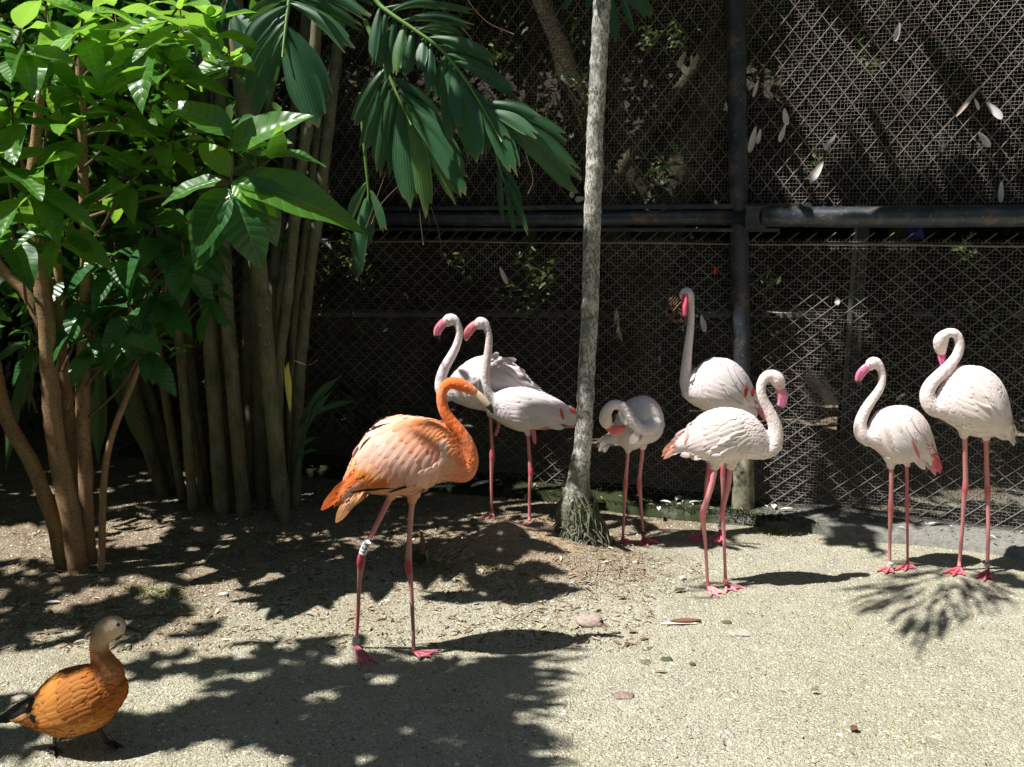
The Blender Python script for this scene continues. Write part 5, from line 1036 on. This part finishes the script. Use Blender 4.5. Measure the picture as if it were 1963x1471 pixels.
# --- tall right
Y8 = G(1870, 1104).y
b = Bird('flamingo', 'large pale flamingo with its head tucked back over an S shaped neck, rightmost of all', 'flamingo', Y8, (1870, 1104), dict(
    tail=1, body=[(1786, 766, 786, .7), (1798, 748, 798, .66), (1812, 724, 806, .64), (1832, 703, 818, .66), (1856, 701, 832, .68), (1882, 706, 838, .68), (1905, 722, 836, .64), (1922, 748, 832, .56), (1934, 786, 836, .45), (1942, 822, 842, .32), (1946, 838, 850, .25)],
    tubes=[[(1805, 678, 8, .05), (1803, 664, 13, .05, .9), (1805, 650, 13.5, .04, .9), (1815, 640, 9.5, .02), (1828, 638, 8.2), (1837, 647, 8.2), (1839.5, 664, 8.6), (1833, 684, 9.4), (1818, 703, 10.4), (1800, 720, 11.4), (1784, 738, 12.6), (1777, 757, 13.6), (1784, 776, 16), (1800, 782, 20), (1818, 782, 22)],
           [(1850, 815, 20, -.03), (1849, 832, 9, -.03), (1849, 840, 5.6, -.03)], [(1889, 820, 20, .03), (1890, 838, 9, .03), (1890, 845, 5.4, .03)]],
    base=WH, spots=[(1850, 825, 80, 26, 0, CR, .8), (1875, 735, 34, 26, 30, (.86, .70, .62), .8), (1942, 845, 14, 20, 0, (.62, .42, .36), .8), (1804, 665, 16, 16, 0, CR, .5)],
    bill=dict(pts=[(1805, 676, 8, .05), (1805.5, 684, 8, .05), (1806, 692, 6.5, .045), (1806, 700, 4, .04)], col=(.74, .15, .34), tip=(.7, .15, .3), cut=2), eyes=[],
    legs=[dict(hip=-.03, heel=(1839, 1094), toes=[(1807, 1101), (1826, 1107), (1849, 1105)], col=PK, fcol=(.72, .15, .2), spots=[(1850, 937, 16, 16, 0, KN, .9)], pts=[(1849, 830, 5.6), (1850, 870, 5), (1851, 918, 5.4), (1850.5, 936, 6.8), (1848.5, 952, 5.2), (1845, 1010, 4), (1839, 1084, 3.9)]),
          dict(hip=.03, heel=(1893, 1100), toes=[(1869, 1110), (1886, 1117), (1903, 1114)], col=PK, fcol=(.72, .15, .2), spots=[(1893, 941, 16, 16, 0, KN, .9)], pts=[(1890, 836, 5.2), (1891, 880, 5), (1892, 924, 5.4), (1893, 941, 6.8), (1893.6, 957, 5.2), (1894.5, 1014, 4), (1892.5, 1092, 3.9)])],
    bands=[((1892.8, 1080), (1892.7, 1086), 5.6, [(.55, .5, .48)], Y8)], vox=.006))
for bp, tp, w in [((1930, 800), (1944, 855), 13), ((1936, 800), (1948, 835), 10), ((1925, 810), (1938, 846), 12)]:
    for far in (False, True): b.drape(bp, tp, w, (.74, .62, .56), b.root, .001, .003, 1, far, .4, .5, 'tail_feather')
b.wing([(1905, 740, 1912, 812, 5, -72, -58, 48, 14, WH), (1878, 722, 1890, 815, 7, -62, -38, 50, 15, WH), (1856, 712, 1864, 800, 6, -52, -25, 44, 15, (.82, .74, .70)), (1830, 716, 1840, 790, 6, -35, -20, 38, 14, WH)])
for bp, tp in [((1882, 735), (1898, 765)), ((1888, 742), (1903, 772)), ((1893, 750), (1908, 782)), ((1870, 770), (1900, 782))]: b.drape(bp, tp, 9, (.82, .74, .70), b.root, .005, .014, 2, False, .3, .4, 'ruffled_feather')

# --- the duck
Yd = G(150, 1440).y; RU = (.42, .145, .033); RUL = (.48, .19, .045); RUD = (.42, .125, .032); BK = (.02, .02, .02)
b = Bird('duck', 'rust orange duck with a cream head and black tail at the lower left corner', 'duck', Yd, (150, 1440), dict(
    tail=-1, body=[(20, 1366, 1380, .6), (44, 1352, 1389, .6), (66, 1334, 1395, .62), (90, 1308, 1402, .64), (118, 1288, 1407, .68), (146, 1280, 1405, .7), (172, 1276, 1398, .7), (196, 1276, 1388, .7), (218, 1282, 1368, .68), (234, 1294, 1346, .64), (243, 1306, 1330, .6)],
    tubes=[[(240, 1206, 10, 0, .8), (228, 1203, 20, 0, .8), (214, 1203, 24, 0, .82), (200, 1213, 23, 0, .85), (191, 1230, 19, 0, .95), (191, 1250, 18.5), (198, 1270, 24), (208, 1294, 31), (200, 1318, 30), (180, 1335, 30)]],
    base=RU, vox=.0036, spots=[(222, 1335, 40, 60, 0, RUD, .8), (140, 1395, 100, 22, -10, (.58, .24, .06), .8), (216, 1205, 48, 44, 0, (.68, .53, .36), 1), (226, 1200, 16, 14, 0, (.74, .64, .5), .8), (190, 1232, 26, 26, 0, (.52, .38, .24), 1), (192, 1262, 26, 14, 0, (.38, .17, .08), .9), (208, 1290, 34, 30, 0, (.60, .26, .12), .8), (54, 1358, 22, 24, 0, BK, 1), (30, 1372, 26, 12, -20, (.70, .34, .14), .7)],
    bill=dict(pts=[(236, 1205, 9), (247, 1208, 8), (258, 1211, 5.8), (268, 1213, 4), (273, 1214, 2)], col=(.03, .022, .022), tip=(.02, .02, .02), cut=.9, gap=[]), eyes=[(226, 1198, 4.2, (.04, .02, .012))],
    legs=[dict(hip=-.03, heel=(104, 1440), toes=[(88, 1444), (104, 1452), (121, 1450)], col=(.035, .03, .028), pts=[(102, 1395, 8), (105, 1408, 5.2), (105, 1422, 4.4), (105, 1434, 4.4)]),
          dict(hip=.03, heel=(208, 1430), toes=[(226, 1428), (238, 1436), (222, 1441)], col=(.035, .03, .028), pts=[(184, 1385, 8), (192, 1400, 5.6), (200, 1413, 5), (207, 1424, 4.6)])]))
for bp, tp, w in [((62, 1345), (-8, 1386), 18), ((64, 1352), (6, 1386), 14), ((60, 1338), (10, 1370), 12), ((66, 1338), (52, 1368), 14), ((56, 1356), (66, 1385), 10)]:
    for far in (False, True): b.drape(bp, tp, w, BK, b.root, .003, .005, 0, far, .4, .5, 'tail_feather')
b.drape((58, 1368), (18, 1382), 13, (.72, .36, .16), b.root, .003, .004, 0, False, .4, .5, 'tail_feather')
b.wing([(78, 1330, 110, 1360, 4, 215, 200, 36, 12, (.54, .24, .06)), (90, 1345, 120, 1388, 5, 205, 190, 40, 14, (.56, .22, .055)), (110, 1342, 142, 1388, 6, 205, 192, 38, 14, (.56, .22, .05)), (120, 1298, 130, 1330, 4, 222, 212, 54, 15, (.60, .26, .055), 3), (134, 1342, 165, 1380, 6, 208, 195, 34, 13, RU),
        (140, 1292, 150, 1340, 5, 218, 208, 44, 14, RUL, 2), (155, 1340, 185, 1372, 5, 210, 200, 28, 11, RU), (160, 1290, 172, 1336, 5, 214, 208, 34, 13, RUL, 2), (180, 1292, 192, 1340, 5, 214, 210, 24, 11, RU)])
# ---------------------------------------------------------------- gravel grains, litter and stones
def grains(n, rng, szlo, szhi, cols, name, label, fn=None):
    X, Y = rng(n); S_ = rg.uniform(szlo, szhi, n) ** 1.0; q = np.array([[1, 0, 0], [0, 1, 0], [-1, 0, 0], [0, -1, 0], [0, 0, 1], [0, 0, -1]], dtype=float)
    A = rg.uniform(0, 6.283, n); sx = rg.uniform(.6, 1.3, n); sy = rg.uniform(.5, 1.1, n); sz = rg.uniform(.35, .75, n)
    v = np.tile(q[None], (n, 1, 1)) + rg.normal(0, .16, (n, 6, 3)); v[:, :, 0] *= (S_ * sx)[:, None]; v[:, :, 1] *= (S_ * sy)[:, None]; v[:, :, 2] *= (S_ * sz)[:, None]
    c, s = np.cos(A)[:, None], np.sin(A)[:, None]; vx = v[:, :, 0] * c - v[:, :, 1] * s; vy = v[:, :, 0] * s + v[:, :, 1] * c
    Z = gh(X, Y) + rough(X, Y) + S_ * .15
    V = np.stack([vx + X[:, None], vy + Y[:, None], v[:, :, 2] + Z[:, None]], -1).reshape(-1, 3)
    f = np.array([[0, 1, 4], [1, 2, 4], [2, 3, 4], [3, 0, 4]]); F = ((np.arange(n) * 6)[:, None, None] + f[None]).reshape(-1, 3)
    cb = np.array(cols); ci = cb[rg.integers(0, len(cb), n)] * rg.uniform(.75, 1.2, (n, 1)); return tag(bulk(name, V, F, M['gravel'], None, False, col=np.clip(np.repeat(ci, 6, 0), 0, .85)), label, None, kind='stuff')
def view_area(n):
    Y = 1.95 + (5.9 - 1.95) * rg.uniform(0, 1, n) ** 1.25; X = rg.uniform(-.62, .62, n) * (Y + .2); return X, Y
grains(95000, view_area, .0018, .0054, [(.56, .53, .42), (.48, .45, .34), (.64, .62, .53), (.42, .39, .29), (.60, .58, .46), (.24, .20, .13), (.46, .46, .30), (.20, .17, .11)], 'gravel', 'pale gravel grains covering the ground')
grains(2600, view_area, .004, .0095, [(.5, .45, .36), (.6, .56, .47), (.2, .17, .12), (.4, .36, .28), (.68, .66, .6)], 'pebbles', 'larger scattered pebbles on the gravel')
def back_area(n):
    x = rg.uniform(-100, 1250, n); y = 960 + 290 * rg.uniform(0, 1, n) ** 1.1; g = [G(a, b_) for a, b_ in zip(x, y)]; return np.array([q.x for q in g]), np.array([q.y for q in g])
grains(9000, back_area, .003, .009, [(.24, .18, .12), (.16, .12, .08), (.34, .27, .19), (.12, .09, .06), (.42, .36, .27)], 'soil_crumbs', 'dark soil crumbs and bark bits under the plants')
def scraps(n, area, lo, hi, wr, cols, name, label):
    X, Y = area(n); Z = gh(X, Y) + rg.uniform(.003, .012, n); D = rg.normal(size=(n, 3)) * (1, 1, .12); N = rg.normal(size=(n, 3)) * .35 + np.array([0, 0, 1]); l = rg.uniform(lo, hi, n)
    V, F = leaf_bulk(np.stack([X, Y, Z], 1), D, N, l, l * rg.uniform(wr * .6, wr * 1.4, n)); cb = np.array(cols); c = cb[rg.integers(0, len(cb), n)] * rg.uniform(.7, 1.2, (n, 1))
    tag(bulk(name, V, F, M['litter'], None, False, col=rep(np.clip(c, 0, .9))), label, kind='stuff')
scraps(1500, back_area, .015, .06, .22, [(.36, .27, .17), (.24, .16, .09), (.46, .38, .26), (.16, .11, .07), (.55, .48, .36)], 'leaf_litter', 'dry leaf and bark litter on the shaded earth')
scraps(260, view_area, .012, .04, .12, [(.3, .22, .14), (.5, .42, .3), (.2, .15, .1)], 'twig_scraps', 'tiny dry twigs scattered over the gravel')
def kerb_area(n):
    s = rg.uniform(-2.4, 3.0, n); o = rg.uniform(.0, .24, n); q = [FPt(a, 0, b_) for a, b_ in zip(s, o)]; return np.array([p.x for p in q]), np.array([p.y for p in q])
gh0 = gh
gh = lambda x, y: gh0(x, y) + .062
scraps(420, kerb_area, .012, .045, .25, [(.36, .27, .17), (.24, .16, .09), (.62, .6, .55), (.16, .18, .07)], 'kerb_litter', 'dry scraps and down lying on the kerb')
def kerb_moss(n):
    s = np.concatenate([rg.uniform(-1.8, 1.15, n - n // 5), rg.normal(1.0, .16, n // 5)]); o = rg.uniform(-.02, .26, n); q = [FPt(a, 0, b_) for a, b_ in zip(s, o)]; return np.array([p.x for p in q]), np.array([p.y for p in q])
gh = lambda x, y: gh0(x, y) + .052
X, Y_ = kerb_moss(9000); n = len(X); l = rg.uniform(.006, .02, n)
V, F = leaf_bulk(np.stack([X, Y_, gh(X, Y_) + l * .2], 1), rand_dirs(n, 1) + np.array([0, 0, .7]), rand_dirs(n), l, l * .4)
tag(bulk('kerb_moss', V, F, M['mass'], None, False, col=rep(leafcols(n, (.022, .034, .012)))), 'tufts of green moss growing over the left part of the kerb', kind='stuff')
gh = gh0
def moss_trunk(n):
    a = rg.uniform(0, 6.283, n); y0 = rg.uniform(955, 1058, n); c = [P(1110, q, TY) for q in y0]; r = np.interp(y0, [955, 985, 1010, 1058], [31, 38, 44, 42]) * px2m(TY) * rg.uniform(.95, 1.1, n)
    return np.array([[p.x + math.cos(b_) * s, p.y + math.sin(b_) * s, p.z] for p, b_, s in zip(c, a, r)])
Q = moss_trunk(5200); n = len(Q); l = rg.uniform(.005, .014, n); V, F = leaf_bulk(Q, rand_dirs(n, 1), rand_dirs(n), l, l * .5)
tag(bulk('moss', V, F, M['mass'], palm, False, col=rep(leafcols(n, (.09, .13, .035)))), kind='stuff')
def near_area(n):
    Y = rg.uniform(2.1, 4.6, n); X = rg.uniform(-.6, .6, n) * Y; k = np.array([noise.noise(Vector((a * 1.3, b_ * 1.7, 3))) > .12 for a, b_ in zip(X, Y)]); return np.where(k, X, X * .3 + .2), np.where(k, Y, Y * .3 + 2.9)
scraps(650, near_area, .006, .022, .35, [(.18, .13, .08), (.62, .6, .52), (.3, .24, .15), (.12, .09, .06), (.75, .74, .7)], 'fine_litter', 'fine dark and pale specks of litter and droppings on the gravel')
# small green tufts
def tuft(px, py, n, sp, col, label, name='grass_tuft'):
    g = G(px, py); q = np.array([g.x, g.y, 0.01 + float(gh(g.x, g.y))]) + rg.normal(0, 1, (n, 3)) * np.array([sp, sp * .7, .004]); l = rg.uniform(.012, .035, n)
    V, F = leaf_bulk(q, rand_dirs(n, .4) + np.array([0, 0, .5]), rand_dirs(n) + np.array([0, 0, 1.]), l, l * .28); t = thing(name, (g.x, g.y, 0), label, 'weed'); tag(bulk('blades', V, F, M['mass'], t, False, col=rep(leafcols(n, col))), kind='stuff')
tuft(268, 1138, 50, .035, (.12, .22, .05), 'small green weed patch on the dirt in front of the brown trunks')
tuft(315, 1140, 60, .04, (.14, .22, .07), 'second small weed patch, to the right of the first under the canes')
tuft(840, 1102, 120, .07, (.10, .14, .035), 'low weeds at the foot of the mossy root stub')
tuft(950, 1115, 70, .08, (.13, .15, .05), 'sparse yellowish weeds on the near slope of the mound')
tuft(135, 1188, 6, .01, (.25, .42, .06), 'fresh green leaf bits lying above the duck head')
tuft(1480, 1022, 160, .05, (.11, .16, .03), 'bright moss tuft where the kerb meets the gravel')
# stones
def stone(px, py, wpx, hpx, col, label, flat=1.0, name='stone', seed=0):
    g = G(px, py); m_ = px2m(g.y); a = wpx * .5 * m_; b_ = a * .75; c = hpx * .5 * m_ * .62 * flat; V = []; nu, nv = 9, 14; zb = float(gh(g.x, g.y))
    for i in range(nu + 1):
        t = math.pi * i / nu
        for j in range(nv):
            p = 2 * math.pi * j / nv; d = Vector((math.sin(t) * math.cos(p), math.sin(t) * math.sin(p), math.cos(t))); k = .93 + .34 * noise.noise(d * 1.6 + Vector((seed, seed * 2, 0))) + .10 * noise.noise(d * 5 + Vector((seed, 0, 3)))
            s_ = lambda v: math.copysign(abs(v) ** .6, v); V.append((g.x + s_(d.x) * a * k, g.y + b_ + s_(d.y) * b_ * k, zb + c * .3 + s_(d.z) * c * k))
    F = [(i * nv + j, i * nv + (j + 1) % nv, (i + 1) * nv + (j + 1) % nv, (i + 1) * nv + j) for i in range(nu) for j in range(nv)]
    tag(bulk(name, V, F, M['stone'], None, True, col=np.tile(col, (len(V), 1)), loc=(g.x, g.y, 0)), label, 'stone')
for k, a in enumerate([(1134, 1203, 58, 34, (.60, .49, .44), 'largest pinkish stone, lying at the near edge of the mound', .9), (1395, 1199, 22, 12, (.17, .19, .10), 'small mossy green stone near the curled brown husk'), (1425, 1224, 52, 20, (.60, .56, .48), 'flat pale stone sunk in gravel below the small green one', .6),
          (1238, 1276, 28, 12, (.24, .26, .16), 'mottled green stone, leftmost of three in the gravel', .7), (1279, 1271, 26, 14, (.14, .16, .09), 'dark stone in the middle of three in the gravel'), (1328, 1278, 14, 15, (.15, .17, .10), 'small dark stone, rightmost of three in the gravel'),
          (1196, 1343, 44, 16, (.42, .33, .29), 'flat brownish pink stone in the front gravel', .7), (1266, 1328, 40, 14, (.55, .53, .46), 'pale angular shard right of the brownish stone', .6), (30, 1348, 34, 30, (.62, .58, .52), 'pale squarish stone behind the duck tail', .8), (426, 1143, 20, 9, (.72, .70, .66), 'white pebble alone on the shaded dirt'),
          (1020, 1085, 18, 12, (.72, .70, .64), 'white pebble on the sunny side of the mound'), (1218, 1093, 12, 8, (.78, .76, .72), 'small white pebble at the right end of the mound'), (995, 1078, 10, 7, (.75, .72, .66), 'tiny white pebble near the left root cone'), (1816, 1082, 14, 9, (.6, .58, .55), 'pale pebble between the two right hand flamingos')]):
    stone(*a[:6], *(a[6:] or ()), seed=k * 3.1)
def flatleaf(px, py, lpx, wpx, ang, col, label, cat, name, curl=.3, lift=.004, mat='litter'):
    g = G(px, py); m_ = px2m(g.y); V = []; UV = []; nu, nv = 8, 4; l = lpx * m_; w = wpx * m_; zb = float(gh(g.x, g.y)); ca, sa = math.cos(R(ang)), math.sin(R(ang))
    for i in range(nu + 1):
        t = i / nu
        for j in range(nv + 1):
            q = -1 + 2 * j / nv; ww = w * .5 * math.sin(math.pi * min(.97, t * .92 + .05)) ** .7; x = (t - .5) * l; y = q * ww; V.append((g.x + x * ca - y * sa, g.y + x * sa + y * ca, zb + lift + .002 + curl * abs(q) ** 2 * w * .5 + .004 * math.sin(t * 3.1))); UV.append((t, q))
    F = [(i * (nv + 1) + j, (i + 1) * (nv + 1) + j, (i + 1) * (nv + 1) + j + 1, i * (nv + 1) + j + 1) for i in range(nu) for j in range(nv)]
    tag(bulk(name, V, F, M[mat], None, True, col=np.tile(col, (len(V), 1)), uv=UV, loc=(g.x, g.y, 0)), label, cat)
flatleaf(1315, 1197, 62, 13, 4, (.26, .13, .07), 'curled brown husk with a pale edge on the open gravel', 'husk', 'husk', .9)
flatleaf(1302, 1200, 74, 12, 2, (.82, .78, .72), 'pale lower edge of shell beneath the curled brown husk', 'shell', 'shell', .4)
flatleaf(1638, 1404, 20, 16, 30, (.22, .10, .08), 'small dark red leaf scrap on the right foreground gravel', 'leaf', 'dry_leaf', .8)
flatleaf(1303, 1136, 26, 10, 25, (.14, .10, .07), 'dark dry leaf in front of the sunlit flamingo, near its feet', 'leaf', 'dry_leaf', .5)
flatleaf(1268, 1293, 26, 8, -5, (.28, .24, .14), 'thin brown leaf just below the three gravel stones', 'leaf', 'dry_leaf', .5)
flatleaf(1562, 1328, 16, 8, 10, (.3, .2, .14), 'tiny curved brown scrap in the middle right gravel', 'leaf', 'dry_leaf', .9)
v, f, u = tube([(*G(x, y, .012), .004) for x, y in ((235, 1182), (290, 1180), (340, 1177), (378, 1176))], 8, k=4, wob=.3); tag(bulk('stick', v, f, M['twig']), 'dark stick lying behind the duck head', 'stick')
v, f, u = tube([(*G(x, y, .012), .0025) for x, y in ((310, 1101), (350, 1098), (400, 1085), (420, 1078))], 6, k=4, wob=.3); tag(bulk('stick', v, f, M['root']), 'thin pale stick on the shaded dirt in front of the canes', 'stick')
# feathers lying about
for (x, y, l, w, a, lab) in [(922, 950, 52, 15, 48, 'bluish grey feather leaning on the dark kerb by the leftmost pale flamingo leg'), (845, 958, 44, 14, 5, 'grey feather lying flat left of the leaning one'), (800, 1016, 44, 8, 8, 'long white feather on the dirt behind the orange flamingo leg'),
        (1300, 978, 26, 12, 60, 'white down feather on the kerb left of the post foot'), (1275, 985, 22, 9, -30, 'small white feather on the kerb, leftmost beyond the preening bird'), (1330, 985, 22, 8, 20, 'white feather on the kerb just left of the post foot'), (1262, 998, 20, 9, 80, 'upright fluff hanging over the kerb edge'),
        (1482, 994, 26, 11, 75, 'white feather standing on the kerb right of the post foot'), (1507, 999, 26, 8, 10, 'pale feather flat on the kerb to the right of the standing one'), (1568, 998, 20, 8, -10, 'small pale feather farther right on the kerb'), (1308, 1112, 20, 7, 50, 'curled white feather on the gravel near the mound'),
        (100, 1160, 30, 10, 10, 'white feather among litter above the duck'), (85, 1115, 20, 8, 60, 'small bluish feather at the foot of the brown trunks'), (1790, 1028, 30, 8, 10, 'pale feather on the bare kerb at the right')]:
    onk = y < 1030 and x > 1200 or (y < 965)
    gh = (lambda x_, y_: gh0(x_, y_) + .065) if onk else gh0
    flatleaf(x, y, l, w, a, (.70, .71, .72), lab, 'feather', 'feather', .4, mat='feather')
gh = gh0
g0 = P(922, 950, G(922, 965).y)
# feathers caught in the fence
FF = [(1308, 115, 30, 13, 70, 'cream feather stuck in the upper mesh, left of the post'), (1328, 120, 26, 12, 105, 'brownish feather beside the cream one in the upper mesh'), (1312, 133, 20, 14, 120, 'white feather below the pair in the upper mesh'), (1449, 170, 30, 8, 75, 'small feather close to the right side of the post'),
      (1506, 224, 30, 13, 100, 'upper of two white feathers joined end to end in the mesh'), (1500, 256, 30, 11, 72, 'lower of two white feathers joined end to end in the mesh'), (1443, 268, 46, 14, 78, 'striped feather hanging right beside the post'), (1455, 262, 26, 10, 80, 'short feather next to the striped one'),
      (1592, 272, 34, 11, 58, 'slanted pale feather in the middle of the upper right mesh'), (1566, 330, 42, 16, 62, 'large bent feather low in the upper right mesh'), (1855, 195, 62, 10, 55, 'long thin brown feather high in the right mesh'), (1872, 200, 22, 7, 115, 'short feather hooked to the long thin one'),
      (1906, 212, 40, 16, 130, 'white feather near the right edge, above another'), (1886, 268, 34, 14, 125, 'white feather near the right edge, below another'), (1919, 368, 40, 12, 92, 'narrow feather just above the pipe rail at the right'), (1720, 62, 30, 12, 80, 'greyish feather at the top of the right mesh'),
      (1348, 620, 34, 13, 105, 'white feather in the mesh right of the tall flamingo bill'), (966, 528, 34, 12, 112, 'pale feather in the dark mesh left of the palm trunk'), (1605, 578, 14, 11, 90, 'round white down in the lower right mesh'), (1098, 372, 16, 12, 60, 'grey fluff above the rail left of the palm trunk'), (1112, 382, 18, 13, 10, 'second grey fluff touching the palm trunk at the rail')]
for (x, y, l, w, a, lab) in FF:
    s, z = fence_at(x, y, .05); c = FPt(s, z, .05); m_ = px2m(c.y); ca, sa = math.cos(R(a)), math.sin(R(a)); V = []; UV = []
    for i in range(9):
        t = i / 8; ww = w * .42 * m_ * math.sin(math.pi * min(.985, (t * .93 + .03) ** .7)) ** .75
        for j in range(5):
            q = -1 + .5 * j; u_ = (t - .5) * l * m_; v_ = q * ww; V.append(c + fd * (u_ * ca - v_ * sa) + Vector((0, 0, 1)) * (u_ * sa + v_ * ca) + fn * (.004 + .35 * ww * q * q + .01 * math.sin(t * 3 + x))); UV.append((t, q))
    F = [(i * 5 + j, (i + 1) * 5 + j, (i + 1) * 5 + j + 1, i * 5 + j + 1) for i in range(8) for j in range(4)]
    tag(bulk('feather', V, F, M['feather'], None, True, col=np.tile((.50, .43, .36) if 'brown' in lab or 'cream' in lab else (.62, .60, .60), (45, 1)), uv=UV, loc=tuple(c)), lab, 'feather')
s, z = fence_at(1371, 519, .05); v, f, u = tube([(*FPt(s, z - .022, .05), .006), (*FPt(s, z, .05), .009), (*FPt(s, z + .022, .05), .007)], 10, k=4); tag(bulk('red_clip', v, f, m_plain('red_plastic', (.75, .04, .02), .4)), 'small bright red clip on the mesh left of the post', 'clip')
